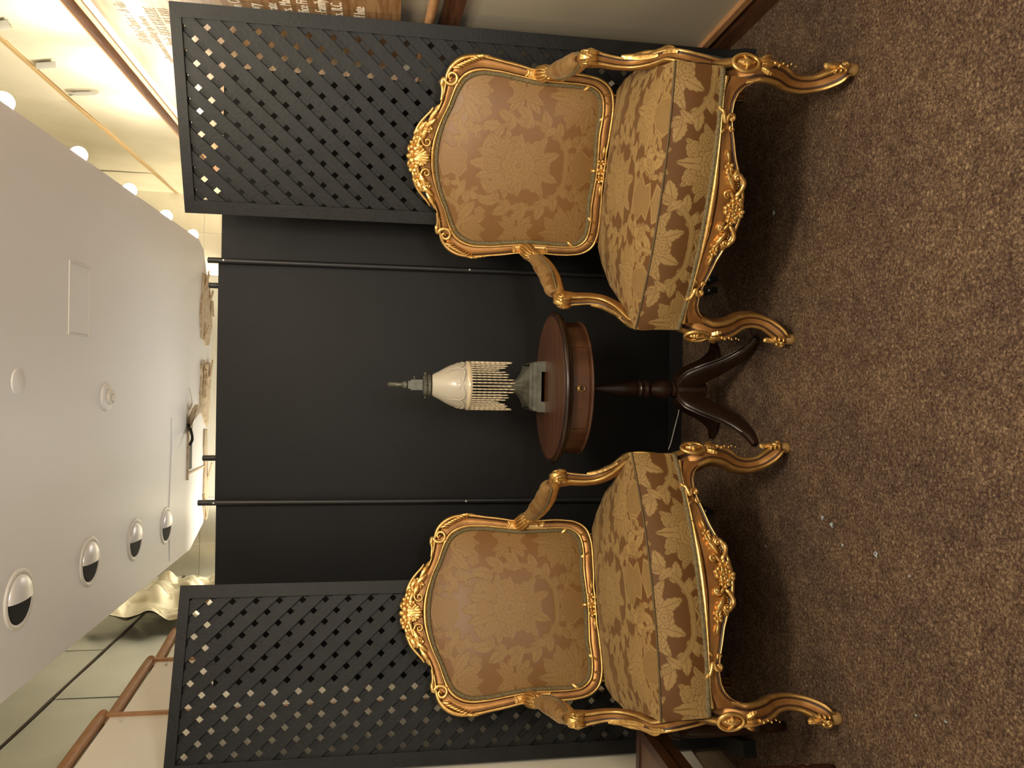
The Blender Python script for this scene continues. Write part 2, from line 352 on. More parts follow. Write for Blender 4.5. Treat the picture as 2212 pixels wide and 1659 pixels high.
# ================================================================== setting
XR, XL, YB, ZT = 1.25, -1.33, 5.45, 3.25
YF = -.9
def box_obj(name, lo, hi, m, parent=None, smooth=False):
    b = MB(); lo = A(*lo); hi = A(*hi); c = (lo+hi)/2; b.box((0, 0, 0), hi-lo)
    return b.build(name, m, parent, tuple(c), smooth)
struct(box_obj('floor', (XL-.1, YF, -.06), (XR+.1, YB+.1, 0), M_carpet))
wr = struct(box_obj('wall_right', (XR, YF, 0), (XR+.1, YB, ZT), M_beige))
wl = struct(box_obj('wall_left', (XL-.1, YF, 0), (XL, YB, ZT), M_cream))
wb = struct(box_obj('wall_back', (XL-.1, YB, 0), (XR+.1, YB+.1, ZT), M_cream))
def child_at(o, parent):          # keep world place when parented to a wall built around its own centre
    o.parent = parent; o.location = Vector(o.location)-Vector(parent.location); return o
# --- suspended ceiling slab with open coves left and right
slab = [(-.93, YF), (-.945, 2.2), (-.955, 4.53), (-.86, 4.83), (-.74, 4.88), (-.3, 4.84), (-.18, 4.90), (.1, 4.95), (.35, 4.98), (.62, 4.84), (.76, 4.74), (.80, 4.62), (.775, 2.3), (.76, YF)]
b = MB(); b.prism(slab, 2.30, 2.36); struct(b.build('ceiling', M_ceil, smooth=False))
struct(box_obj('trim_1', (XL, YF, ZT), (XR, YB, ZT+.05), M_ceil2))
# --- brass sheets above both rails, two rows, seams left open
def brass_row(wall, x, side, z0, z1, ys, m=None):
    for k in range(len(ys)-1):
        bb = MB(); y0, y1 = ys[k]+.0025, ys[k+1]-.0025
        n = 26; g = []
        ph = rng.uniform(0, 6, 4)
        for i in range(n+1):
            row = []
            for j in range(9):
                y = y0+(y1-y0)*i/n; z = z0+(z1-z0)*j/8
                h = .006+.0016*math.sin(5.5*y+ph[0]+2*z)+.001*math.sin(11*y+ph[1])*math.sin(6*z+ph[2])
                row.append((side*h, y-(y0+y1)/2, z-(z0+z1)/2))
            g.append(row)
        bb.grid(np.array(g), flip=(side > 0))
        child_at(bb.build('brass_panel' if m is None else 'unlit_brass_panel', m or M_brass, None, (x, (y0+y1)/2, (z0+z1)/2)), wall)
brass_row(wr, XR, -1, 2.295, 2.63, [1.55, 3.10, 4.65, YB]); brass_row(wr, XR, -1, 2.652, ZT, [1.0, 2.55, 3.75, 4.95, YB])
brass_row(wl, XL, 1, 2.26, 2.545, [1.2, 2.3, 3.405, 4.48, YB], M_brass_unlit); brass_row(wl, XL, 1, 2.562, ZT, [1.3, 2.8, 4.0, YB], M_brass_unlit)
def wavy_strip(name, x, z, m, amp, h):
    p = [(x, y, z+amp*math.sin(2.3*y)+amp*.6*math.sin(5.1*y+1)) for y in np.linspace(1.0, YB, 60)]
    bb = MB(); bb.sweep(p, [(-.006, -h/2), (.006, -h/2), (.006, h/2), (-.006, h/2)]); return struct(bb.build(name, m, smooth=False))
wavy_strip('trim_2', XR-.006, 2.64, M_strip, .004, .018)
wavy_strip('trim_3', XL+.004, 2.553, M_darkwood, .001, .011)
# brass cladding on the end wall, left and right of the torn ceiling
for (x0, x1) in ((-1.33, -1.113), (-1.108, -.80), (.70, .98), (.985, 1.25)):
    for (z0, z1) in ((1.75, 2.456), (2.462, 3.2)):
        child_at(box_obj('brass_panel', (x0, YB-.012, z0), (x1, YB-.004, z1), M_brass), wb)
# --- right wall: crown rail, donor board, handrail, baseboard
prof = [(-.0, -.034), (.012, -.034), (.016, -.026), (.016, -.016), (.030, -.010), (.037, .000), (.034, .012), (.024, .018), (.018, .024), (.016, .034), (0, .034)]
b = MB(); b.sweep([(XR, y, 2.262) for y in np.linspace(1.2, YB, 12)], [(-q[0], q[1]) for q in prof], mat=[1, 1, 1, 0, 0, 0, 0, 1, 1, 1, 1])
struct(b.build('trim_4', [M_walnut, M_oaktrim], smooth=True, angle=40))
child_at(box_obj('plaster_strip', (XR-.006, 1.2, 2.182), (XR, YB, 2.228), M_cream), wr)
brd = thing('donor_board', 'tall varnished oak donor board with cream lettering on right wall', 'sign board', (XR-.014, 3.0, 1.188))
box_obj('board', (-.018, -1.8, 0), (0, 2.2, .992), M_plank, brd)
def text(s, size, y, z, m, italic=0, name='lettering', sx=1.0):
    y *= .9736; z = 1.2+(z-1.2)*.9736; cu = bpy.data.curves.new(name, 'FONT'); cu.body = s; cu.size = size; cu.extrude = .0006; cu.shear = italic; cu.space_character = 1.05
    o = bpy.data.objects.new(name, cu); me = bpy.data.meshes.new_from_object(o); bpy.data.objects.remove(o)
    me.materials.clear(); me.materials.append(m)
    o = bpy.data.objects.new(name, me); COL.objects.link(o); o.parent = brd
    o.matrix_local = Matrix(((0, 0, -1, -.0186), (-sx, 0, 0, y-3.0), (0, 1, 0, z-1.188), (0, 0, 0, 1)))
    return o
text('All that Chairs :  A dis', .052, 3.055, 2.104, M_letter2, .18, sx=.62)
text('performances making up doors', .037, 3.225, 2.066, M_letter2, .25, sx=.78)
text('Music ARTS THEATRE', .054, 3.06, 2.012, M_letter2, .12, sx=.55)
text('.  MLS 1983', .046, 2.90, 1.972, M_letter2, .1, sx=.60)
rows = [('Fr', 1.835, 2.62), ('E', 1.780, 2.60), ('n Op', 1.715, 2.695), ('Library', 1.656, 2.758), ('Corporate', 1.597, 2.795), ('Mrs. Ma', 1.550, 2.728), ('Office Fi', 1.494, 2.728), ('& Family', 1.436, 2.712), ('Mrs. R.C.', 1.382, 2.730), ('Staff Inte', 1.308, 2.742)]
for s, z, y in rows: text(s, .053, y, z, M_letter, 0, sx=.60)
hr = thing('handrail', 'round tan handrail sloping along the right wall below the donor board', 'handrail', (XR-.021, 2.4, 1.078))
b = MB(); b.sweep([(0, -1.0, -.055), (0, 0, 0), (0, 1.2, .066)], circ(14, .016)); b.build('rail', M_oaktrim, hr)
b = MB(); b.sweep([(.012, -1.0, -.125), (.012, 0, -.07), (.012, 1.2, -.004)], [(-.008, -.033), (.008, -.033), (.008, .033), (-.008, .033)]); b.build('backing_board', M_walnut, hr, smooth=False)
for yy in (-.3, .35, 1.0):
    b = MB(); b.box((.008, yy, yy*.055-.03), (.02, .03, .05)); b.build('bracket', M_brasscap, hr, smooth=False)
b = MB(); b.sweep([(XR, y, 0) for y in (YF, 1, YB)], [(0, 0), (-.016, 0), (-.016, .055), (-.013, .068), (-.013, .083), (-.02, .086), (-.02, .108), (0, .108)], mat=[0, 0, 0, 0, 0, 1, 1, 0])
struct(b.build('baseboard_right', [M_walnut, M_oaktrim], smooth=False))
struct(box_obj('baseboard_left', (XL, YF, 0), (XL+.014, YB, .118), M_skirt))
# --- left wall: saw-tooth row of cream panels with wooden posts and round cap rails
segs = [((-1.345, 2.40), (-1.292, 3.10)), ((-1.358, 3.14), (-1.297, 3.67)), ((-1.36, 3.81), (-1.284, 4.10)), ((-1.36, 4.14), (-1.29, 4.75))]
segs = [((-1.318, 2.40), (-1.268, 3.08)), ((-1.318, 3.11), (-1.268, 3.66)), ((-1.318, 3.72), (-1.268, 4.06)), ((-1.318, 4.10), (-1.268, 4.75))]
where = ['nearest to the camera', 'second along the left wall', 'third along the left wall, beside the brass sheets', 'farthest along the left wall']
for (a, e), wh in zip(segs, where):
    a = A(*a); e = A(*e); d = nrm(e-a); L = np.linalg.norm(e-a)
    t = thing('wall_panel', 'cream wall panel with wooden post and round cap rail, '+wh, 'panel', (a[0], a[1], .118), group='cream panels along the left wall')
    n3 = A(d[1], -d[0])
    b = MB(); b.prism([(0, 0), tuple(d*L), tuple(d*L-n3*.012), tuple(-n3*.012)], 0.0, 2.10); b.build('panel_face', M_cream, t, smooth=False)
    b = MB(); q = d*(L-.012); b.prism([tuple(q), tuple(q+d*.014), tuple(q+d*.014+n3*.012), tuple(q+n3*.012)], 0, 2.115); b.build('post', M_oaktrim, t, smooth=False)
    b = MB(); pth = spline([(*(d*(-.02)), 2.128), (*(d*L*.5), 2.130), (*(d*(L+.012)), 2.132)], 12)
    b.sweep(pth, circ(14, .0215), scale=np.array([.9]*1+[1.0]*10+[.86]))
    tip = pth[-1]; b.ellipsoid(tip, (.0185, .0185, .0185), n=12)
    b.build('cap_rail', M_oakrail, t)
    b = MB(); q = d*(L-.05); b.ellipsoid((q[0]+n3[0]*.006, q[1]+n3[1]*.006, 2.05), (.006, .006, .006), n=8); b.build('screw_cover', M_white, t)

# --- fittings in and on the ceiling slab
def eyeball():
    t = thing('eyeball_downlight', '', 'ceiling light')
    ring = [(.0925, 0), (.0930, -.003), (.0905, -.0055), (.084, -.0065), (.0785, -.006), (.0755, -.003)]
    b = MB(); b.lathe(ring, n=48, cap=False); b.build('trim_ring', M_white, t)
    # silver half of the ball bulges out, the other half is an open dark aperture
    th = np.linspace(0, PI/2, 12); ph = np.linspace(-PI/2-.12, PI/2-.12, 30)
    P = np.array([[(.075*math.sin(a)*math.cos(f), .075*math.sin(a)*math.sin(f), -.003-.022*math.cos(a)) for f in ph] for a in th])
    b = MB(); b.grid(P, flip=True); b.build('reflector_shell', M_silver, t)
    b = MB(); b.lathe([(.0, -.0035), (.0745, -.0035)], n=40, cap=False); 
    b.grid(np.array([[(.073*math.cos(f)*k, .073*math.sin(f)*k, -.0055) for k in (0, .5, 1)] for f in np.linspace(PI/2-.12, 1.5*PI-.12, 24)]))
    b.build('dark_aperture', M_hole, t)
    return t
def dup(root, loc, rz=None, label=None):
    r = root.copy(); COL.objects.link(r); r.location = loc
    if rz is not None: r.rotation_euler = (0, 0, rz)
    if label: r['label'] = label
    for ch in list(root.children):
        c = ch.copy(); COL.objects.link(c); c.parent = r
        for g in ch.children:
            d = g.copy(); COL.objects.link(d); d.parent = c
    return r
e0 = eyeball(); e0['group'] = 'eyeball downlights along the ceiling'
eyes = [((-.672, 2.519), 'half black half silver eyeball downlight, largest, nearest on the ceiling'), ((-.685, 3.07), 'half black half silver eyeball downlight, second from the camera'), ((-.707, 3.583), 'half black half silver eyeball downlight, third from the camera'), ((-.733, 4.054), 'half black half silver eyeball downlight, smallest, farthest on the ceiling')]
for k, ((x, y), lb) in enumerate(eyes):
    if k == 0: e0.location = (x, y, 2.30); e0['label'] = lb; e0.rotation_euler = (0, 0, .1)
    else: dup(e0, (x, y, 2.30), .1, lb)
cv = MB(); cv.lathe([(.041, 0), (.0415, -.003), (.040, -.0042), (.0001, -.0045)], n=36, cap=False)
tag(cv.build('cover_disc', M_ceil, None, (-.017, 2.492, 2.30)), 'plain round white cover disc on the ceiling, nearest the camera', 'cover plate')
sm = thing('smoke_detector', 'round white smoke detector with a stepped centre on the ceiling', 'smoke detector', (-.077, 3.208, 2.30))
b = MB(); b.lathe([(.056, 0), (.057, -.006), (.052, -.012), (.030, -.015)], n=36, cap=False); b.build('base', M_ceil, sm)
b = MB(); b.lathe([(.031, -.013), (.029, -.026), (.021, -.028), (.019, -.024), (.016, -.024), (.015, -.034), (.012, -.036), (.0005, -.036)], n=30, cap=False); b.build('sensor_head', M_white, sm)
ah = thing('access_hatch', 'flush rectangular access hatch outlined in the ceiling', 'hatch', (.275, 2.935, 2.30))
box_obj('hatch_panel', (-.12, -.082, -.002), (.12, .082, 0), M_ceil, ah)
for lo, hi in (((-.128, -.09, -.004), (.128, -.085, 0)), ((-.128, .085, -.004), (.128, .09, 0)), ((-.128, -.085, -.004), (-.123, .085, 0)), ((.123, -.085, -.004), (.128, .085, 0))):
    box_obj('edge_bead', lo, hi, M_white, ah)
b = MB(); b.sweep([(-.93+.0, 4.13, 2.30), (-.80, 4.11, 2.299)], circ(6, .004)); b.sweep([(-.66, 4.10, 2.30), (-.35, 4.13, 2.299), (-.2, 4.12, 2.30)], circ(6, .004))
struct(b.build('trim_5', M_ceil))
# torn edge of the ceiling
def torn(name, poly, z, th, m, label, cat, bits):
    t = thing(name, label, cat, (poly[0][0], poly[0][1], z)); P = np.array(poly)-np.array(poly[0])
    Q = []
    for i in range(len(P)):
        a, c = P[i], P[(i+1) % len(P)]
        for k in range(4):
            q = a+(c-a)*k/4; Q.append(q+(rng.normal(0, .007, 2) if k else 0))
    b = MB(); b.prism(Q, -th, 0.004); b.build('plaster_flake', m, t, smooth=False)
    for k in range(bits):
        i = rng.integers(0, len(Q)); c = np.array(Q[i])*.8+np.mean(Q, 0)*.2
        b = MB(); L = rng.uniform(.05, .13); R = Matrix.Rotation(rng.uniform(-.5, .5), 3, 'Z')@Matrix.Rotation(rng.uniform(-.35, .35), 3, 'Y')
        b.box((c[0], c[1], -th-.012), (L, .022, .006), R=np.array(R)); b.build('lath_splinter', M_lath, t, smooth=False)
    return t
torn('torn_plaster', [(.62, 4.72), (.375, 4.66), (.24, 4.69), (.205, 4.86), (.33, 4.94), (.47, 4.91), (.6, 4.82)], 2.30, .012, M_plaster, 'peeling strip of torn plaster at ceiling end, right of centre', 'torn plaster', 5)
torn('torn_plaster', [(.09, 4.70), (.10, 4.93), (-.15, 4.90), (-.28, 4.86), (-.17, 4.68), (-.05, 4.69)], 2.30, .016, M_plaster, 'large torn plaster patch with split laths at ceiling end, left of centre', 'torn plaster', 8)
torn('torn_plaster', [(-.30, 4.80), (-.30, 4.86), (-.80, 4.90), (-.84, 4.84), (-.74, 4.80)], 2.30, .010, M_skirt, 'narrow tan torn plaster band at ceiling end above the left pole', 'torn plaster', 3)
vt = thing('ceiling_vent', 'small grey ceiling vent in a pale frame by the torn plaster', 'vent', (-.425, 4.49, 2.30))
box_obj('grille', (-.075, -.032, -.006), (.075, .032, 0), M_board, vt)
for lo, hi in (((-.13, -.055, -.010), (.13, -.045, 0)), ((-.10, -.045, -.008), (-.09, .33, 0))): box_obj('frame_bar', lo, hi, M_plaster, vt)
hf = thing('hanging_flap', 'torn flap of plaster and wire hanging from the ceiling beside the vent', 'torn plaster', (-.22, 4.45, 2.30))
b = MB(); g = np.array([[(u*.16-.08, -.05+v*.1, -.01-.05*u*u-.02*math.sin(5*v+3*u)) for v in np.linspace(0, 1, 6)] for u in np.linspace(0, 1, 8)]); b.grid(g); b.grid(g+A(0, 0, .004), flip=True); b.build('flap', M_plaster, hf)
b = MB(); b.sweep(spline([(-.03, 0, 0), (-.06, -.06, -.03), (-.10, -.13, -.055), (-.13, -.16, -.05)], 14), circ(6, .008)); b.build('dark_edge', M_hole, hf)
b = MB(); b.sweep(spline([(.05, .02, 0), (.09, 0, -.02), (.17, -.02, -.01)], 10), circ(6, .004)); b.build('wire', M_white, hf)
cs = MB(); g = []
for i in range(60):
    row = []
    for j in range(44):
        u, v = i/59, j/43
        y = 4.30+.85*u; z = 2.20+.55*v-.12*u*v
        h = .02+.10*(v*(1-u)*.4+u*.5)+.022*math.sin(9*u+4*v)+.018*math.sin(17*v-7*u)+.016*abs(math.sin(13*u+8*v+2*math.sin(5*v)))+.012*abs(math.sin(21*u-12*v+1.5*math.sin(9*u)))
        row.append((h, y-4.7, z-2.2))
    g.append(row)
cs.grid(np.array(g), flip=True); cs.grid(np.array(g)-A(.004, 0, 0))
tag(cs.build('crumpled_sheet', M_brass, None, (XL+.005, 4.7, 2.2)), 'crumpled brass foil sheet peeling from far end of left wall', 'foil sheet')
# bent paper tags on the right brass
for (y, z, R, wv, hv, lb) in ((3.31, 2.575, .5, .055, .085, 'bent grey tag stuck on right brass wall, larger, middle one'), (3.60, 2.545, 1.1, .03, .11, 'narrow bent grey tag on right brass wall, farthest'), (2.96, 2.572, .3, .06, .06, 'grey tag on right brass wall at edge, nearest')):
    b = MB(); g = np.array([[(-.012-.012*math.sin(PI*u), (u-.5)*wv+(v-.5)*.03, (v-.5)*hv+(u-.5)*.04*R) for v in np.linspace(0, 1, 6)] for u in np.linspace(0, 1, 8)])
    b.grid(g); b.grid(g+A(.0025, 0, 0), flip=True); tag(b.build('paper_tag', M_paper, None, (XR, y, z)), lb, 'tag', 'bent tags on the brass wall')
# --- globe bulbs along the right edge of the slab
def bulb():
    t = thing('globe_bulb', '', 'light bulb')
    b = MB(); b.ellipsoid((0, 0, 0), (.029, .029, .029), n=24); b.build('globe', M_bulb, t)
    b = MB(); R = np.array(Matrix.Rotation(PI/2, 3, 'Y'))
    prof = [(.012, 0), (.018, .006), (.018, .026), (.024, .030), (.024, .040)]
    q = MB(); q.lathe(prof, n=18); V = np.concatenate(q.v)@R.T; V[:, 0] = -V[:, 0]; b.add(V*.8-A(.023, 0, 0), q.f, q.m); b.build('socket', M_white, t)
    return t
b0 = bulb(); b0['group'] = 'globe bulbs along the ceiling edge'
pos = [1.36, 1.90, 2.44, 2.985, 3.53, 4.075, 4.60]
names = ['lit globe bulb on the right ceiling edge, first, behind the camera view', 'lit globe bulb on the right ceiling edge, second, just out of view', 'lit globe bulb on the right ceiling edge, cut by picture edge', 'lit globe bulb on the right ceiling edge, largest whole one in view', 'lit globe bulb on the right ceiling edge, second whole one in view', 'lit globe bulb on the right ceiling edge, third whole one in view', 'lit globe bulb on the right ceiling edge, farthest, by the torn end']
for k, (y, lb) in enumerate(zip(pos, names)):
    x = .775+.0105*(y-2.3)+.020; L_ = (x, y, 2.327)
    if k == 0: b0.location = L_; b0['label'] = lb
    else: dup(b0, L_, None, lb)

# ================================================================== black partition and lattices
def screen(name, x0, x1, z1, lb):
    t = thing('screen_panel', lb, 'partition', ((x0+x1)/2, 3.08, 0), group='black partition panels'); h = (x1-x0)/2
    box_obj('board', (-h, -.010, .058), (h, .010, z1), M_screen, t)
    box_obj('kickboard', (-h, -.016, 0), (h, .016, .056), M_black, t)
screen('a', .453, 1.19, 1.848, 'black partition panel behind the right chair and lattice')
screen('b', -.464, .447, 1.858, 'widest black partition panel, behind the table and lamp')
screen('c', -1.19, -.470, 1.853, 'black partition panel behind the left chair and lattice')
def pole(x, y, z1, lb, foot):
    t = thing('partition_pole', lb, 'pole', (x, y, 0), group='partition poles')
    b = MB(); b.sweep([(0, 0, .02), (0, 0, z1)], circ(20, .0110)); b.build('tube', M_pole, t, angle=40)
    b = MB(); b.lathe([(.0111, z1), (.0116, z1+.002), (.008, z1+.004)], n=20); b.build('end_cap', M_pole, t)
    for zz in (.9, z1-.055):
        b = MB(); b.ellipsoid((.0, -.0115, zz), (.004, .003, .004), n=8); b.build('pole_screw', M_silver, t)
    for dx in foot:
        b = MB(); b.sweep([(dx, .02, .012), (dx, -.20, .012), (dx, -.325, .012)], [(-.009, -.011), (.009, -.011), (.009, .011), (-.009, .011)]); b.build('foot', M_pole, t, smooth=False)
        b = MB(); b.lathe([(.005, 0), (.005, .0015), (.0035, .0015), (.0035, .0005)], (dx, -.30, .023), n=12); b.build('foot_bolt', M_silver, t)
pole(.450, 3.048, 1.888, 'black pole in front of the partition seam, right, with twin feet', (-.085, -.045))
pole(-.467, 3.048, 1.910, 'black pole in front of the partition seam, left of the table', (.0,))
pole(.362, 3.112, 1.897, 'black pole stub behind partition top, right of the table lamp', ())
pole(-.304, 3.112, 1.910, 'black pole stub behind partition top, left of the table lamp', ())

def clip_band(c0, c1, sgn, W, H):
    """rectangle [0,W]x[0,H] cut by the diagonal band c0 <= y - sgn*x <= c1"""
    P = [(0, 0), (W, 0), (W, H), (0, H)]
    for lim, keep in ((c0, 1), (c1, -1)):
        out = []
        for i in range(len(P)):
            a, b = P[i], P[(i+1) % len(P)]; fa = keep*((a[1]-sgn*a[0])-lim); fb = keep*((b[1]-sgn*b[0])-lim)
            if fa >= 0: out.append(a)
            if (fa >= 0) != (fb >= 0):
                t = fa/(fa-fb); out.append((a[0]+(b[0]-a[0])*t, a[1]+(b[1]-a[1])*t))
        P = out
        if len(P) < 3: return None
    return P
def lattice(label, BL, BR, z0, z1, front_sgn, slope, per, ph):
    BL = A(*BL); BR = A(*BR); W = np.linalg.norm(BR-BL); H = z1-z0; rz = math.atan2(*(BR-BL)[::-1])
    t = thing('lattice_screen', label, 'lattice panel', (BL[0], BL[1], z0), rz, 'black lattice screens')
    fw_, ft = .044, .034
    for lo, hi in (((0, -ft/2, 0), (fw_, ft/2, H)), ((W-fw_, -ft/2, 0), (W, ft/2, H))): box_obj('stile', lo, hi, M_lattice, t)
    for lo, hi in (((fw_, -ft/2, H-.034), (W-fw_, ft/2, H)), ((fw_, -ft/2, 0), (W-fw_, ft/2, .06))): box_obj('rail', lo, hi, M_lattice, t)
    w, h = W-2*fw_+.012, H-.09+.008; gap = .026; sw = per-gap
    for layer, sg in ((0, front_sgn*slope), (1, -front_sgn*slope)):
        c = ph[layer]-sw-gap/2; c -= per*math.ceil((c+w*slope*(1 if sg > 0 else 0)+per)/per)
        while c < h+w*slope:
            P = clip_band(c, c+sw, sg, w, h)
            if P is not None:
                yo = -.009 if layer == 0 else .0015; j = rng.normal(0, .0006)
                b = MB(); cx, cz = np.mean(P, 0)
                b.prism(np.array(P)-A(cx, cz), yo+j, yo+j+.0075, fn=lambda a_, b_, d_: (a_, d_, b_))
                o = b.build('slat', M_lattice, t, (fw_-.006+cx, 0, .056+cz), smooth=False)
            c += per
    return t
lr = lattice('black lattice screen on the right, behind the right chair', (.580, 2.819), (1.199, 2.586), .02, 1.914, 1, 1.085, .0799, (.0065, .0168))
b = MB(); b.box((.641, -.04, .002), (.040, .24, .044)); b.build('foot_beam', M_black, lr, smooth=False)
b = MB(); b.prism([(.600, .142), (.645, .134), (.630, .002), (.610, .020)], -.032, -.018, fn=lambda a_, b_, d_: (a_, d_, b_)); b.build('gusset_plate', M_board, lr, smooth=False)
ll = lattice('black lattice screen on the left, behind the left chair', (-1.292, 2.612), (-.713, 2.792), .03, 1.903, -1, 1.05, .0783, (.0655, .012))
b = MB(); b.box((.03, -.10, -.008), (.05, .34, .044)); b.build('foot_beam', M_black, ll, smooth=False)
# ================================================================== carved gilt armchair (built once, copied once)
G, C, K = 0, 1, 2          # gold, bronzed channel, glaze
GM = [M_gold, M_copper, M_glaze]
def orn_leaf(mb, S, x, y, ang, L, W, h=.010, curl=0., lobes=4, mat=G, lift=.0):
    n = 6*lobes//2+5; m = 9; P = np.zeros((n, m, 3)); px, py, an = x, y, ang
    for i in range(n):
        s = i/(n-1); wd = W*(math.sin(PI*min(1, s*.92+.06))**.65)*(.74+.26*abs(math.sin(lobes*PI*s+.3)))*(1 if s < .999 else .05)
        for j in range(m):
            r = j/(m-1)*2-1; sk = .35*wd*abs(r)
            hh = h*(.35+.65*math.sin(PI*min(1, .15+s*.8)))*(1-abs(r)**2.2)+h*.25*abs(math.sin(1.5*PI*r))+lift-.001
            if j in (0, m-1): hh = -.002
            P[i, j] = S(px-math.sin(an)*wd*r+math.cos(an)*sk*.6, py+math.cos(an)*wd*r+math.sin(an)*sk*.6, hh)
        px += math.cos(an)*L/(n-1); py += math.sin(an)*L/(n-1); an += curl/(n-1)
    mb.grid(P, mat, flip=True)
def orn_flower(mb, S, x, y, R, h=.012, n=5, ph=0., mat=G, lift=.0):
    for k in range(n):
        a = ph+2*PI*k/n; cx, cy = x+math.cos(a)*R*.56, y+math.sin(a)*R*.56; P = []
        for i in range(5):
            t = i/4; row = []
            for j in range(8):
                f = 2*PI*j/8; u = .56*R*t*math.cos(f); v = .50*R*t*math.sin(f)
                row.append(S(cx+u*math.cos(a)-v*math.sin(a), cy+u*math.sin(a)+v*math.cos(a), lift+h*(.85-.25*(1-t*t)*1.0-1.0*t**4)-.001+h*.25*(u/R)))
            P.append(row)
        mb.grid(np.array(P), mat, cv=True, flip=False)
    orn_bead(mb, S, x, y, R*.30, h*1.15+lift, mat)
def orn_bead(mb, S, x, y, r, h, mat=G, ry=None, ang=0.):
    P = []
    for i in range(5):
        t = i/4; row = []
        for j in range(9):
            f = 2*PI*j/9; u = r*math.sin(t*PI/2)*math.cos(f); v = (ry or r)*math.sin(t*PI/2)*math.sin(f)
            row.append(S(x+u*math.cos(ang)-v*math.sin(ang), y+u*math.sin(ang)+v*math.cos(ang), h*math.cos(t*PI/2)-.001*(t == 1)))
        P.append(row)
    mb.grid(np.array(P), mat, cv=True)
def orn_cord(mb, S, pts, r0, r1, h=.0, mat=G, n=26, flat=1.0):
    Q = spline(pts, n); D = np.gradient(Q, axis=0); D = nrm(D); P = np.zeros((n, 8, 3))
    for i in range(n):
        s = i/(n-1); r = r0+(r1-r0)*s
        if i in (0, n-1): r *= .3
        for j in range(8):
            f = 2*PI*j/8; u = r*math.cos(f)
            P[i, j] = S(Q[i, 0]-D[i, 1]*u, Q[i, 1]+D[i, 0]*u, h+r*flat*math.sin(f)+r*.4)
    mb.grid(P, mat, cv=True)
def orn_scroll(mb, S, x, y, R, a0, turns, r0, r1, h=.0, sgn=1, mat=G, tail=None):
    """spiral that starts on radius R at angle a0 and winds inwards"""
    n = 18; pts = [(x+R*(1-.78*t)*math.cos(a0+sgn*turns*2*PI*t), y+R*(1-.78*t)*math.sin(a0+sgn*turns*2*PI*t)) for t in np.linspace(0, 1, n)]
    if tail: pts = list(tail)+pts
    orn_cord(mb, S, pts, r0, r1, h, mat, n=14+3*len(pts)//2)
    orn_bead(mb, S, x, y, r1*1.5, h+r1*2.2, mat)

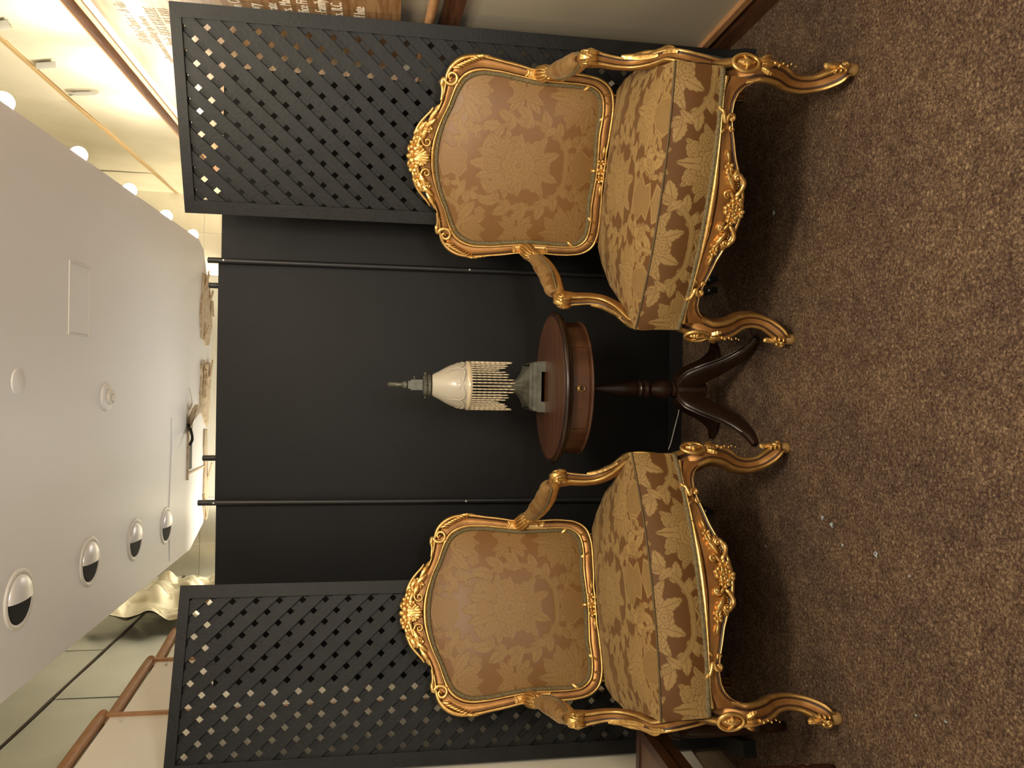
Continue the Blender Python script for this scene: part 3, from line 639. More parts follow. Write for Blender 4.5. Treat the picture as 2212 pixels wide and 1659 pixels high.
def build_chair():
    t = thing('armchair', '', 'armchair')
    # ---------- back frame, traced half outline (angle from top, inner and outer radius about t = .30)
    ang = np.arange(0, 181, 6)
    Rin = np.array([.275, .2755, .276, .2775, .28, .283, .287, .2975, .310, .320, .3195, .3115, .2985, .2885, .279, .2735, .271, .2725, .2795, .291, .307, .3285, .350, .3525, .3345, .312, .2925, .2825, .2765, .274, .273])
    Rou = np.array([.352, .350, .345, .334, .324, .320, .3275, .3465, .377, .3885, .386, .372, .354, .3365, .3255, .3175, .3125, .318, .3235, .335, .354, .375, .395, .4015, .3875, .3655, .3455, .330, .317, .312, .310])
    Rin = Rin+.004
    NA = 300; TH = np.linspace(0, 2*PI, NA, endpoint=False)
    def per(Rh):
        full = np.concatenate([Rh, Rh[-2:0:-1]]); k = len(full)
        q = spline(np.stack([np.arange(k), full], -1), NA, closed=True)[:, 1]
        return q
    ri, ro = per(Rin), per(Rou)
    bp = A(0, .25, .49); tv = A(0, .085, .57); tv /= np.linalg.norm(tv); nf = A(0, -tv[2], tv[1])
    def SB(x, y, h): return bp+A(1, 0, 0)*x+tv*y+nf*h
    Sx = np.array([0, .03, .10, .18, .225, .25, .30, .50, .64, .69, .715, .76, .86, .96, 1.0, 1.0, 0])
    Sh = np.array([.004, .017, .0225, .019, .010, .0085, .0125, .0095, .0125, .0085, .010, .021, .0265, .019, .002, -.020, -.016])
    ms = [G, G, G, K, K, C, C, C, C, K, K, G, G, G, G, C]
    P = np.zeros((NA, len(Sx), 3)); mm = []
    for i, th in enumerate(TH):
        for j in range(len(Sx)):
            r = ri[i]+(ro[i]-ri[i])*Sx[j]; P[i, j] = SB(r*math.sin(th), .30+r*math.cos(th), Sh[j])
        x0, y0 = ri[i]*math.sin(th), .30+ri[i]*math.cos(th)
        cap = (.17 < y0 < .285 and abs(x0) > .2)
        mm.append([(G if cap and m in (C, K) and 2 < j < 11 else m) for j, m in enumerate(ms)])
    b = MB(); b.grid(P, mm, cu=True, cv=False)
    fr = b.build('back_frame', GM, t)
    b = MB()
    for sg in (1, -1):                                       # rounded ends of the bronzed channel
        for (yy, xx, a) in ((.292, .296, 1.25), (.163, .287, 1.7)):
            orn_cord(b, SB, [(sg*(xx-.016), yy), (sg*xx, yy-.012*math.copysign(1, yy-.22)), (sg*(xx+.018), yy)], .0035, .0035, .011)
    b.build('channel_stop', GM, fr)
    # ---------- upholstered back
    nr, nt = 120, 720; th = np.linspace(0, 2*PI, nt, endpoint=False); rI = np.interp(th, np.append(TH, 2*PI), np.append(ri, ri[0]))-.002
    rho = np.linspace(0, 1, nr)**.85; U = rho[:, None]*rI*np.sin(th); V = .30+rho[:, None]*rI*np.cos(th)
    Hh = .007+.030*(1-rho[:, None]**3.2)+.0012*np.sin(11*U+5*V)*(1-rho[:, None]**4)+0*U
    P = bp+U[..., None]*A(1, 0, 0)+V[..., None]*tv+Hh[..., None]*nf
    b = MB(); b.grid(P, cv=True, att=dsample(U+.0, (V-.285)*1.0), flip=False)
    b.build('back_cushion', M_damback, t, att='damask')
    b = MB(); b.prism([(ri[i]*math.sin(TH[i])*1.02, .30+ri[i]*math.cos(TH[i])*1.02) for i in range(0, NA, 4)], -.016, -.010, fn=SB)
    b.build('back_lining', M_gimp, t, smooth=False)
    def braid(name, path, up, r=.0055, closed=False, m=M_gimp):
        path = np.asarray(path, float); n = len(path); k = np.arange(n)
        bb = MB(); scl = np.stack([1+.18*np.sin(k*PI*.9), 1+.25*np.sin(k*PI*.9+1)], -1)
        bb.sweep(path, circ(7, r, r*.7), up=up, scale=scl, closed=closed); return bb.build(name, m, t)
    th2 = np.linspace(0, 2*PI, 420, endpoint=False); r2 = np.interp(th2, np.append(TH, 2*PI), np.append(ri, ri[0]))-.005
    braid('back_braid', [SB(r*math.sin(a), .30+r*math.cos(a), .011) for a, r in zip(th2, r2)], nf, .0072, True)
    # ---------- crest, shoulder and bottom carving
    cc = MB()
    for (x, y, R, n, ph) in ((0, .652, .023, 5, .3), (-.036, .652, .019, 5, 0), (.038, .648, .020, 5, .9), (-.068, .634, .019, 5, .5), (.070, .630, .018, 6, 0), (-.014, .628, .017, 6, .2), (.024, .628, .016, 5, 1), (-.102, .618, .016, 5, .2), (.104, .616, .016, 5, .8)):
        orn_flower(cc, SB, x, y, R, .013, n, ph, lift=.020)
    for sg in (1, -1):
        for (x, y, a, L, W, cu) in ((.012, .664, .35, .026, .009, -.5), (.046, .652, -.1, .030, .010, -.5), (.080, .634, -.35, .045, .013, -.5), (.095, .616, -.75, .050, .014, -.2), (.058, .626, -.55, .05, .015, .4), (.118, .603, -.62, .055, .013, .1), (.012, .628, -1.9, .035, .012, .6), (.072, .646, -.55, .03, .010, .3)):
            orn_leaf(cc, SB, sg*x, y, a if sg > 0 else PI-a, L, W, .013, sg*cu, 4, lift=.018)
        orn_scroll(cc, SB, sg*.052, .606, .016, PI/2, 1.15, .0048, .0026, .020, sg*1, tail=[(sg*.10, .600), (sg*.08, .616), (sg*.065, .624)])
        orn_flower(cc, SB, sg*.095, .604, .0165, .011, 6, .4, lift=.017)
        orn_flower(cc, SB, sg*.090, .604, .010, .010, 5, .1, lift=.024)
        orn_cord(cc, SB, [(sg*.07, .650), (sg*.11, .632), (sg*.15, .598), (sg*.165, .588)], .006, .003, .024)
        for k in range(7):                                   # trailing buds along the shoulder
            x = .150+.011*k; y = .575-.0042*k
            orn_bead(cc, SB, sg*x, y, .0052-.0003*k, .020, ry=.0035, ang=sg*-.4+.6*(k % 2))
        orn_leaf(cc, SB, sg*.135, .590, -.35 if sg > 0 else PI+.35, .045, .009, .011, -sg*.3, 4, lift=.014)
    # central shell
    for k in range(7):
        a = -PI/2+(k-3)*.33
        orn_cord(cc, SB, [(0.002, .640), (.012*math.cos(a), .640+.012*math.sin(a)), (.034*math.cos(a), .632+.040*math.sin(a)+.004)], .003, .0056, .022)
    cc.build('crest_carving', GM, t)
    for sg in (1, -1):
        vc = MB()
        orn_scroll(vc, SB, sg*.262, .532, .026, PI*.55 if sg > 0 else PI*.45, 1.2, .0075, .004, .018, -sg*-1, tail=[(sg*.225, .562), (sg*.245, .563)])
        orn_bead(vc, SB, sg*.268, .527, .009, .021, K)
        orn_bead(vc, SB, sg*.247, .512, .008, .024); orn_bead(vc, SB, sg*.240, .500, .006, .022)
        for k in range(9):                                   # acanthus leaflets running down the outer edge
            f = k/8; x = .290+.046*f**.8; y = .530-.088*f
            orn_leaf(vc, SB, sg*x, y, (-1.15-.35*f) if sg > 0 else PI+1.15+.35*f, .034-.012*f, .0078-.002*f, .014, -sg*.9, 2, lift=.016)
        orn_leaf(vc, SB, sg*.334, .455, -PI/2, .05, .008, .012, 0, 3, lift=.016)
        for k in range(3): orn_bead(vc, SB, sg*(.335-.003*k), .415-.014*k, .005-.001*k, .028, ry=.0075-.0015*k)
        for q in (.0,): orn_cord(vc, SB, [(sg*.185, .563), (sg*.215, .560), (sg*.235, .562)], .005, .0045, .022)
        rl = MB(); orn_leaf(rl, SB, sg*.178, .010, PI/2+.6*sg, .030, .010, .010, 0, 3, lift=.008); orn_bead(rl, SB, sg*.180, .006, .006, .018); rl.build('rail_leaf', GM, t); rl = MB()
        orn_leaf(rl, SB, sg*.272, .070, 2.2 if sg > 0 else PI-2.2, .032, .009, .009, 0, 3, lift=.010); rl.build('rail_leaf', GM, t)
        vc.build('corner_scroll', GM, t)
    bc = MB()
    for (x, y, R) in ((0, .004, .017), (-.028, .006, .014), (.026, .008, .014)): orn_flower(bc, SB, x, y, R, .012, 5, x*30, lift=.016)
    for (x, y, a, L) in ((-.045, .002, PI, .04), (.045, .004, 0, .04), (-.02, -.012, PI+.4, .03), (.02, -.010, -.4, .03), (.0, .02, PI/2, .02)): orn_leaf(bc, SB, x, y, a, L, .0095, .011, 0, 3, lift=.014)
    bc.build('bottom_carving', GM, t)
    # ---------- seat rail with shaped apron
    XA = .340
    def yf(x): return -.350-.042*(1-np.minimum(1, (np.asarray(x)/.37)**2))
    zbx = [0, .04, .07, .10, .14, .185, .215, .25, .28, .300, .316, .330, .345]; zbz = [.250, .254, .262, .278, .296, .309, .319, .325, .322, .313, .298, .270, .255]
    def zb(x): return np.interp(abs(x), zbx, zbz)
    def zt(x): return .354+.010*(abs(x)/.36)**3
    xs = np.linspace(-XA, XA, 121); S = np.array([0, .05, .11, .17, .20, .24, .5, .72, .80, .83, .88, .94, 1.0, 1.0, .0]); D = np.array([-.004, .008, .011, .006, .000, .002, -.003, .003, .002, -.001, .010, .012, .002, -.030, -.030])
    ma = [G, G, G, K, K, C, C, C, K, K, G, G, G, C]
    P = np.array([[(x, float(yf(x))-D[j], zt(x)+(zb(x)-zt(x))*S[j]) for j in range(len(S))] for x in xs])
    b = MB(); b.grid(P, ma); rail = b.build('seat_rail', GM, t)
    b = MB()
    prs = [(-.012, -.022), (.010, -.024), (.016, -.018), (.011, -.010), (.012, .008), (.018, .014), (.014, .024), (-.012, .024)]
    for sg in (1, -1):
        pth = spline([(sg*.350, -.30, .335), (sg*.352, -.15, .332), (sg*.325, .05, .332), (sg*.262, .25, .335)], 24)
        b.sweep(pth, [(sg*-q[0]*-1, q[1]) for q in prs] if sg > 0 else [(q[0]*-1, q[1]) for q in prs][::-1], mat=[G, G, G, K, C, G, G, G])
    b.sweep([(-.262, .255, .335), (.262, .255, .335)], [(-.012, -.024), (.012, -.024), (.012, .024), (-.012, .024)], mat=C)
    b.build('side_rail', GM, t)
    def SA(x, z, h): return A(x, float(yf(x))-h, z)
    ac = MB()
    for (x, z, R) in ((.004, .293, .014), (-.022, .282, .013), (.024, .276, .014), (-.004, .266, .013)): orn_flower(ac, SA, x, z, R*1.3, .014, 6, x*50, lift=.008)
    for k in range(5): orn_cord(ac, SA, [(0, .285), (-.010+.005*k, .270), (-.016+.008*k, .254)], .002, .004, .006)
    orn_leaf(ac, SA, -.030, .300, PI*.8, .03, .010, .010, 0, 3, lift=.006)
    for sg in (1, -1):
        orn_scroll(ac, SA, sg*.088, .287, .011, -PI/2 if True else 0, .9, .0072, .0042, .009, sg*1, tail=[(sg*.040, .286), (sg*.052, .274), (sg*.072, .266), (sg*.084, .270)])
        orn_scroll(ac, SA, sg*.044, .308, .009, PI*.2 if sg > 0 else PI*.8, .9, .0055, .0035, .009, sg*1, tail=[(sg*.035, .285), (sg*.042, .294), (sg*.052, .300)])
        for k in range(5): orn_bead(ac, SA, sg*(.062+.0065*k), .283-.0035*k+.0016*k*k, .0036, .012)
        orn_leaf(ac, SA, sg*.055, .292, .35 if sg > 0 else PI-.35, .046, .011, .012, sg*.5, 3, lift=.006)
        orn_leaf(ac, SA, sg*.088, .303, .9 if sg > 0 else PI-.9, .027, .008, .010, 0, 2, lift=.005); orn_leaf(ac, SA, sg*.090, .300, -.5 if sg > 0 else PI+.5, .025, .007, .010, 0, 2, lift=.005)
        orn_cord(ac, SA, [(sg*.080, .300), (sg*.098, .306), (sg*.112, .312)], .0042, .003, .007)
        orn_flower(ac, SA, sg*.116, .314, .0135, .011, 5, .3, lift=.006)
        orn_leaf(ac, SA, sg*.127, .317, .25 if sg > 0 else PI-.25, .032, .0078, .010, 0, 2, lift=.005)
        # paired volutes that clasp the rail beside the legs
        cl = MB()
        orn_scroll(cl, SA, sg*.238, .3275, .011, PI*.5, .95, .0064, .004, .009, sg*-1, tail=[(sg*.262, .360), (sg*.250, .350), (sg*.226, .344)] if True else None)
        orn_leaf(cl, SA, sg*.250, .352, .7 if sg > 0 else PI-.7, .022, .0075, .008, 0, 3, lift=.006)
        orn_scroll(cl, SA, sg*.212, .3215, .008, PI*.2 if sg > 0 else PI*.8, .8, .0045, .003, .007, sg*1)
        orn_leaf(cl, SA, sg*.212, .340, PI*.75 if sg > 0 else PI*.25, .02, .006, .007, 0, 2, lift=.005)
        cl.build('clasp_scroll', GM, rail)
    ac.build('apron_carving', GM, rail)
    # ---------- seat upholstery: crowned top and bowed front and sides
    def hw(y): return np.interp(y, [-.36, -.33, -.28, -.20, 0, .15, .235], [.367, .363, .355, .348, .338, .300, .262])
    zc = .493
    def yfc(x): return -.352-.034*(1-np.minimum(1, (np.asarray(x)/.37)**2))
    def top(u, v):                                            # u -1..1 across, v 0 front .. 1 back
        yb_ = .235; y0 = yfc(u*.365); y = y0+(yb_-y0)*v; x = u*hw(np.maximum(y, -.36)*1.0)
        crown = (1-np.abs(u)**3)*(1-np.abs(2*v-1)**3.2)
        z = zc-.006*(1-u*u)*(1-v)-.016*v+.034*crown+.004*np.sin(7*x+2)*np.sin(9*y)*crown
        return x, y, z
    nu, nv = 330, 250; u, v = np.meshgrid(np.linspace(-1, 1, nu), np.linspace(0, 1, nv), indexing='ij')
    x, y, z = top(u, v); b = MB()
    b.grid(np.stack([x, y, z], -1), att=dsample(x+.0, y*1.02+.07))
    # front
    nu, nv = 420, 86; u, v = np.meshgrid(np.linspace(-1, 1, nu), np.linspace(0, 1, nv), indexing='ij')
    xt, yt, zt_ = top(u, np.zeros_like(u)); zbm = np.vectorize(zt)(xt)-.002
    zz = zt_+(zbm-zt_)*v; bulge = .010*np.sin(PI*v)*(1-np.abs(u)**10)+.002
    b.grid(np.stack([xt*(1-.012*v), yt-bulge-.004*v, zz], -1), att=dsample(xt+.11, zz+.02), flip=True)
    # sides and back
    for sg in (1, -1):
        nu2, nv2 = 160, 60; v_, w_ = np.meshgrid(np.linspace(0, 1, nu2), np.linspace(0, 1, nv2), indexing='ij')
        xs_, ys_, zs_ = top(np.full_like(v_, sg), v_); zl = .352
        X = xs_+sg*(.008*np.sin(PI*w_)*np.minimum(1, v_*12)); Z = zs_+(zl-zs_)*w_
        b.grid(np.stack([X, ys_, Z], -1), att=dsample(ys_+.2, Z), flip=(sg < 0))
    u = np.linspace(-1, 1, 40); xb, yb, zb_ = top(u, np.ones_like(u)); b.grid(np.stack([np.stack([xb, yb, zb_], -1), np.stack([xb, yb, zb_*0+.35], -1)], 1))
    seat = b.build('seat_cushion', M_damask, t, att='damask')
    u = np.linspace(-1, 1, 120); xp, yp, zp = top(u, np.zeros_like(u)); b = MB(); b.sweep(np.stack([xp, yp-.0015, zp+.001], -1), circ(8, .0030), up=(0, 0, 1)); b.build('front_piping', M_pipe, seat)
    u = np.linspace(-.99, .99, 330); xq = u*.362
    braid('seat_braid', [(q*.998, float(yfc(q))-.006, zt(q)+.001) for q in xq], (0, -1, 0), .0085)
    for sg in (1, -1):
        braid('seat_braid', [(sg*(hw(q)+.004), q, .358) for q in np.linspace(-.34, .22, 160)], (sg, 0, 0), .006)
    # ---------- legs
    pl = [(-1, .55), (-.97, .9), (-.8, 1.05), (-.56, .95), (-.47, .78), (-.3, .72), (.3, .72), (.47, .78), (.56, .95), (.8, 1.05), (.97, .9), (1, .55), (1, -.55), (.8, -.9), (0, -1), (-.8, -.9), (-1, -.55)]
    ml = [G, G, G, K, K, C, K, K, G, G, G, C, G, G, G, G, C]
    z_ = [.352, .342, .318, .290, .255, .208, .170, .130, .090, .060, .036, .020]
    xc = [.330, .336, .346, .354, .360, .352, .337, .332, .339, .355, .373, .379]
    sw = [.046, .042, .038, .034, .030, .0275, .0245, .0225, .0215, .0235, .022, .014]
    kk = spline(np.stack([xc, z_, sw], -1), 46)
    for sg in (1, -1):
        yy = -.330-(kk[:, 0]-.335)*.9+.024*np.clip((kk[:, 1]-.255)/.05, 0, 1)
        pth = np.stack([sg*kk[:, 0], yy, kk[:, 1]], -1)
        q = [(p[0]*-1, p[1]) for p in pl] if sg > 0 else [(p[0]*-1, p[1]) for p in pl]
        b = MB(); b.sweep(pth, q, up=(0, -1, 0), scale=np.stack([kk[:, 2], kk[:, 2]*.95], -1), mat=ml)
        lg = b.build('front_leg', GM, t, angle=60)
        b = MB(); b.lathe([(.0155, 0), (.0165, .004), (.0165, .026), (.013, .028)], (sg*.379, -.366, 0), n=12); b.build('foot_block', M_foot, lg)
        nk = nrm(A(sg*.62, -.78, .06)); ek = nrm(np.cross(A(0, 0, 1), nk)); tk = np.cross(nk, ek); ck = A(sg*.372, -.376, .312)
        def SK(x, y, h): return ck+ek*x+tk*y+nk*h
        b = MB(); 
        P = []; 
        for a in np.linspace(0, 2*PI, 28, endpoint=False):
            P.append([SK((.025+.0055*math.cos(f))*math.cos(a), (.034+.0055*math.cos(f))*math.sin(a), .002+.006*math.sin(f)) for f in np.linspace(0, 2*PI, 8, endpoint=False)])
        b.grid(np.array(P), cu=True, cv=True, flip=True)
        orn_bead(b, SK, 0, 0, .021, .004, C, ry=.030)
        orn_leaf(b, SK, .004, -.024, PI/2+.2, .046, .012, .010, -.4, 5, lift=.002)
        for a in (-.7, .7): orn_leaf(b, SK, 0, -.012, PI/2+a, .026, .007, .008, a*.8, 3, lift=.002)
        for k, (lx, ly, an) in enumerate(((0, -.042, -PI/2), (-.012, -.040, -PI/2-.5), (.012, -.040, -PI/2+.5))): orn_leaf(b, SK, lx, ly, an, .034, .0085, .010, 0, 4, lift=-.002)
        for k in range(6): orn_bead(b, SK, .003*(-1)**k, -.078-.011*k, .0048-.0005*k, .008-.004*k/5)
        b.build('knee_carving', GM, lg)
        nt_ = nrm(A(sg*.62, -.78, .15)); et = nrm(np.cross(A(0, 0, 1), nt_)); tt = np.cross(nt_, et); ct = A(sg*.385, -.374, .055)
        def ST(x, y, h): return ct+et*x+tt*y+nt_*h
        b = MB()
        orn_scroll(b, ST, 0, -.014, .013, PI/2, 1.1, .0055, .0035, .004, 1)
        for a in (-.55, 0, .55): orn_leaf(b, ST, a*.012, .0, PI/2+a*.6, .04, .008, .009, 0, 3, lift=-.001)
        for k in range(3): orn_bead(b, ST, -sg*.018, -.014+.013*k, .0055, .011, ry=.0045)
        b.build('toe_scroll', GM, lg)
        pr_ = spline([(sg*.262, .250, .36), (sg*.268, .258, .30), (sg*.262, .275, .20), (sg*.264, .296, .09), (sg*.272, .316, .02), (sg*.272, .318, 0)], 26)
        b = MB(); b.sweep(pr_, pl, up=(0, -1, 0), scale=np.interp(np.linspace(0, 1, 26), [0, .3, .7, .9, 1], [.026, .024, .017, .019, .015]), mat=ml); b.build('rear_leg', GM, t, angle=60)
        b = MB(); b.sweep([(sg*.245, .250, .35), (sg*.235, .252, .44), (sg*.232, .258, .53)], pl, up=(0, -1, 0), scale=.017, mat=ml)
        orn_leaf(b, lambda x, y, h: A(x, .234-h, y), sg*.246, .478, -PI/2, .05, .014, .01, 0, 4); b.build('back_stile', GM, t, angle=60)
        # ---------- arms
        ap = spline([(sg*.292, .282, .728), (sg*.300, .22, .712), (sg*.313, .13, .676), (sg*.328, .03, .664), (sg*.343, -.06, .668), (sg*.354, -.125, .672)], 40)
        b = MB(); b.sweep(ap, circ(14), up=(0, 0, 1), scale=np.stack([np.interp(np.linspace(0, 1, 40), [0, .2, .6, .9, 1], [.026, .023, .021, .019, .016]), np.interp(np.linspace(0, 1, 40), [0, .15, .5, .85, 1], [.030, .024, .017, .017, .014])], -1), mat=G)
        arm = b.build('arm', [M_gold, M_copper, M_glaze], t)
        # padded top of the arm
        pp = spline([(sg*.303, .205, .720), (sg*.312, .14, .702), (sg*.326, .045, .690), (sg*.341, -.04, .690), (sg*.349, -.085, .689)], 60)
        k = np.linspace(0, 1, 60); ws = .029*np.sin(PI*np.clip(k*.94+.03, 0, 1))**.45
        bb = MB(); bb.sweep(pp, circ(26), up=(0, 0, 1), scale=np.stack([ws, ws*.92+.0018*np.sin(k*26)], -1), att=None)
        ns, npf = 60, 26; bb.a = [dsample(np.repeat(np.linspace(0, .30, ns)[:, None], npf, 1), np.repeat(np.linspace(0, .12, npf)[None], ns, 0)).ravel()]
        pad = bb.build('arm_pad', M_damback, arm, att='damask')
        bb = MB(); lp_ = []
        for a in np.linspace(0, 2*PI, 110, endpoint=False):
            i = (1-math.cos(a))/2*59; q = pp[int(i)]*(1-i % 1)+pp[min(59, int(i)+1)]*(i % 1); side = math.sin(a); lp_.append(q+A(side*.0285, 0, -.008))
        bb.sweep(lp_, circ(6, .0042, .0034), up=(0, 0, 1), closed=True); bb.build('pad_braid', M_gimp, arm)
        # ribbed pod and leaf where the arm leaves the back
        b = MB(); Rm = np.array(Matrix.Rotation(sg*.12, 3, 'Z')@Matrix.Rotation(.30, 3, 'X'))
        for q in range(7):
            a = PI*(q-3)/6*.95
            pth = [A(.0215*math.sin(a)*m_, yv, .0235*math.cos(a)*m_) for yv, m_ in ((.045, .55), (.03, .95), (.005, 1.08), (-.022, .95), (-.036, .6))]
            b.sweep(spline(np.array(pth)@Rm.T+A(sg*.297, .243, .722), 12), circ(7, .0055), up=(0, .3, 1), mat=G)
        for q in range(5):
            a = PI*(q-2)/4*.9; b.ellipsoid(A(.018*math.sin(a), -.044, .018*math.cos(a)+.004)@Rm.T+A(sg*.297, .243, .722), (.0055, .007, .0055), n=8)
        b.build('arm_pod', GM, arm)
        # scrolled hand rest
        ch = A(sg*.356, -.128, .668); b = MB()
        for side in (1, -1):
            sp = []
            for tt_ in np.linspace(0, 1, 34):
                r = .0265*(1-.74*tt_); a = PI*.62-2*PI*1.35*tt_
                sp.append(ch+A(side*(.0135+.004*tt_), -r*math.cos(a-PI/2)*1.0, r*math.sin(a-PI/2)))
            b.sweep(sp, circ(7, .0062), up=(1, 0, 0), scale=np.linspace(1, .6, 34)); b.ellipsoid(ch+A(side*.017, 0, 0), (.007, .008, .008), n=8)
        th_ = np.linspace(0, 2*PI, 24, endpoint=False); q = MB()
        b.grid(np.array([[ch+A(xx, .0245*k_*math.cos(a), .0245*k_*math.sin(a)) for a in th_] for xx, k_ in ((-.017, .55), (-.014, .9), (-.006, 1.0), (.006, 1.0), (.014, .9), (.017, .55))]), cv=True)
        def SH(x, y, h):
            a = PI*.5+y/.0265; r = .0245+h; return ch+A(x, r*math.cos(a), r*math.sin(a))
        for q_ in (-.5, 0, .5): orn_leaf(b, SH, q_*.014, -.015, PI/2+q_*.25, .060, .0085, .007, 0, 4)
        for q_ in range(4): b.ellipsoid(ch+A((q_-1.5)*.009, .036, .016-.003*abs(q_-1.5)), (.0055, .007, .006), n=8)
        b.build('arm_scroll', GM, arm)
        # arm support with bronzed channel, carved foot
        su = spline([(sg*.354, -.112, .665), (sg*.350, -.120, .625), (sg*.346, -.126, .580), (sg*.348, -.140, .540), (sg*.358, -.175, .505), (sg*.372, -.225, .478), (sg*.374, -.262, .455), (sg*.366, -.28, .40), (sg*.356, -.285, .34)], 50)
        s1 = np.interp(np.linspace(0, 1, 50), [0, .12, .3, .6, .8, 1], [.024, .0175, .0155, .0175, .019, .018])
        b = MB(); b.sweep(su, pl, up=nrm(A(sg*.35, -1, .2)), scale=np.stack([s1, s1*.9], -1), mat=ml); sup = b.build('arm_support', GM, t, angle=60)
        def SS(x, y, h):
            i = min(48.99, max(0, (.64-y)/.30*49)); q0 = su[int(i)]*(1-i % 1)+su[int(i)+1]*(i % 1)
            return q0+A(sg, -.25, .1)*(.017+h)+A(.25*sg*sg, 1*sg, 0)*x*.9
        b = MB()
        for (x, y, a, L, W) in ((0, .56, -PI/2, .07, .013), (.006, .535, -PI/2+.25, .06, .012), (-.006, .535, -PI/2-.25, .06, .012), (0, .50, -PI/2, .07, .015), (.006, .47, -PI/2+.2, .05, .013), (-.006, .47, -PI/2-.2, .05, .013)):
            orn_leaf(b, SS, x, y, a, L, W, .011, 0, 4, lift=-.002)
        b.build('support_leaf', GM, sup)
    return t
chair = build_chair()
chair.location = (.6433, 2.3563, 0); chair.rotation_euler = (0, 0, math.radians(-23.62))
chair['label'] = 'carved gilt armchair in gold damask, right of the table'; chair['group'] = 'pair of gilt armchairs'
chair2 = dup(chair, (-.6719, 2.3798, 0), math.radians(22.67), 'carved gilt armchair in gold damask, left of the table')
chair2['group'] = 'pair of gilt armchairs'
# ================================================================== drum table, lamp
TX, TY = -.010, 2.555
tb = thing('drum_table', 'round mahogany drum table on a turned pedestal between the armchairs', 'table', (TX, TY, 0))
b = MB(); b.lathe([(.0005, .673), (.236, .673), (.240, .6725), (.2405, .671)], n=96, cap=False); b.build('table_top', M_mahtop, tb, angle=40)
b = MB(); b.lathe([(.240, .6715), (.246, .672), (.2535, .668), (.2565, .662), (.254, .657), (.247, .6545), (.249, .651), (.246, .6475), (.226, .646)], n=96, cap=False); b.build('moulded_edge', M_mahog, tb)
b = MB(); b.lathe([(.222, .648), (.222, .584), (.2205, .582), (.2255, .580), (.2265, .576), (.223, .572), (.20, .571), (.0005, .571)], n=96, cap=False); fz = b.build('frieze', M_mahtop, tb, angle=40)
b = MB(); 
for a in (-.62, .62):
    an = -PI/2+a; b.box((.2222*math.cos(an), .2222*math.sin(an), .614), (.0018, .0025, .060), R=np.array(Matrix.Rotation(an, 3, 'Z')), mat=0)
b.build('drawer_seam', M_glaze, fz, smooth=False)
dw = MB(); aa = np.linspace(-PI/2-.60, -PI/2+.60, 40)
dw.grid(np.array([[(r*math.cos(a), r*math.sin(a), z) for r, z in ((.2215, .588), (.2238, .589), (.2238, .640), (.2215, .641))] for a in aa]), flip=True)
drw = dw.build('drawer', M_mahtop, tb, angle=40)
b = MB(); b.lathe([(.0105, 0), (.0105, .002), (.006, .004), (.004, .008), (.0005, .009)], n=20, cap=False); V = np.concatenate(b.v); V = np.stack([V[:, 0], -V[:, 2]-.2238, V[:, 1]+.624], -1); q = MB(); q.add(V, b.f, b.m)
q.sweep([(.0095*math.sin(a), -.229-.002*math.cos(a), .614+.0095*math.cos(a)) for a in np.linspace(0, 2*PI, 28, endpoint=False)], circ(7, .0016), up=(0, 1, 0), closed=True); q.build('ring_pull', M_brasscap, drw)
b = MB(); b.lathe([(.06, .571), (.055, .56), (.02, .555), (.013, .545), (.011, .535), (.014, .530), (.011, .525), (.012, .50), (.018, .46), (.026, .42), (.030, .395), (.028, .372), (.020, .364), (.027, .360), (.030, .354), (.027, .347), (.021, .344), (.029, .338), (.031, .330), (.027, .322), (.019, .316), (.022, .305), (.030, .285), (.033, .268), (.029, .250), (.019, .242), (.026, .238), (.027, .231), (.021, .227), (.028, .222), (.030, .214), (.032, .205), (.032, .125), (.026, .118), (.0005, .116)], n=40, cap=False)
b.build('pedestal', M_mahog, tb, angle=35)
lr_ = [(.022, .186), (.050, .178), (.085, .140), (.120, .092), (.160, .052), (.205, .024), (.250, .0125)]
for k in range(4):
    a = PI/4+k*PI/2; d = A(math.cos(a), math.sin(a), 0)
    path = spline([d*r+A(0, 0, z) for r, z in lr_], 34); w_ = np.interp(np.linspace(0, 1, 34), [0, .5, .9, 1], [.017, .0145, .0125, .009]); h_ = np.interp(np.linspace(0, 1, 34), [0, .2, .6, .9, 1], [.040, .036, .022, .013, .010])
    pr = [(-1, -1), (1, -1), (1, .75), (.78, .98), (.55, .9), (.45, .7), (.28, .9), (0, .98), (-.28, .9), (-.45, .7), (-.55, .9), (-.78, .98), (-1, .75)]
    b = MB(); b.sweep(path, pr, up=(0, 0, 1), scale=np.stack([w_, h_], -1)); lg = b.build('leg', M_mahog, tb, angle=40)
    tp = path[26:]; b = MB(); b.sweep(tp, circ(12), up=(0, 0, 1), scale=np.stack([w_[26:]*1.12, h_[26:]*1.05], -1)); b.build('toe_cap', M_darkwood, lg)
# --- lamp
LX, LY = -.008, 2.70
lm = thing('table_lamp', 'bronze gooseneck table lamp with frosted glass shade and bead fringe', 'lamp', (LX, LY, .673))
b = MB()
def sqring(prof, mat=0):
    P = []
    for r, z in prof:
        k = .86; row = []
        for a in range(4):
            ca, sa = [(1, 1), (-1, 1), (-1, -1), (1, -1)][a]; cb, sb_ = [(-1, 1), (-1, -1), (1, -1), (1, 1)][a]
            for q in np.linspace(0, 1, 9)[:-1]: row.append((r*(ca+(cb-ca)*q), r*(sa+(sb_-sa)*q), z))
        P.append(row)
    return np.array(P)
P = sqring([(.088, .014), (.088, .026), (.083, .030), (.083, .042), (.077, .046), (.077, .054)])
b.grid(P, cv=True); 
for sx in (-1, 1):
    for sy in (-1, 1): b.box((sx*.070, sy*.070, .007), (.036, .036, .014))
b.box((0, 0, .017), (.17, .17, .006)); b.build('base', M_bronze, lm, smooth=False)
n = 64; fl = []
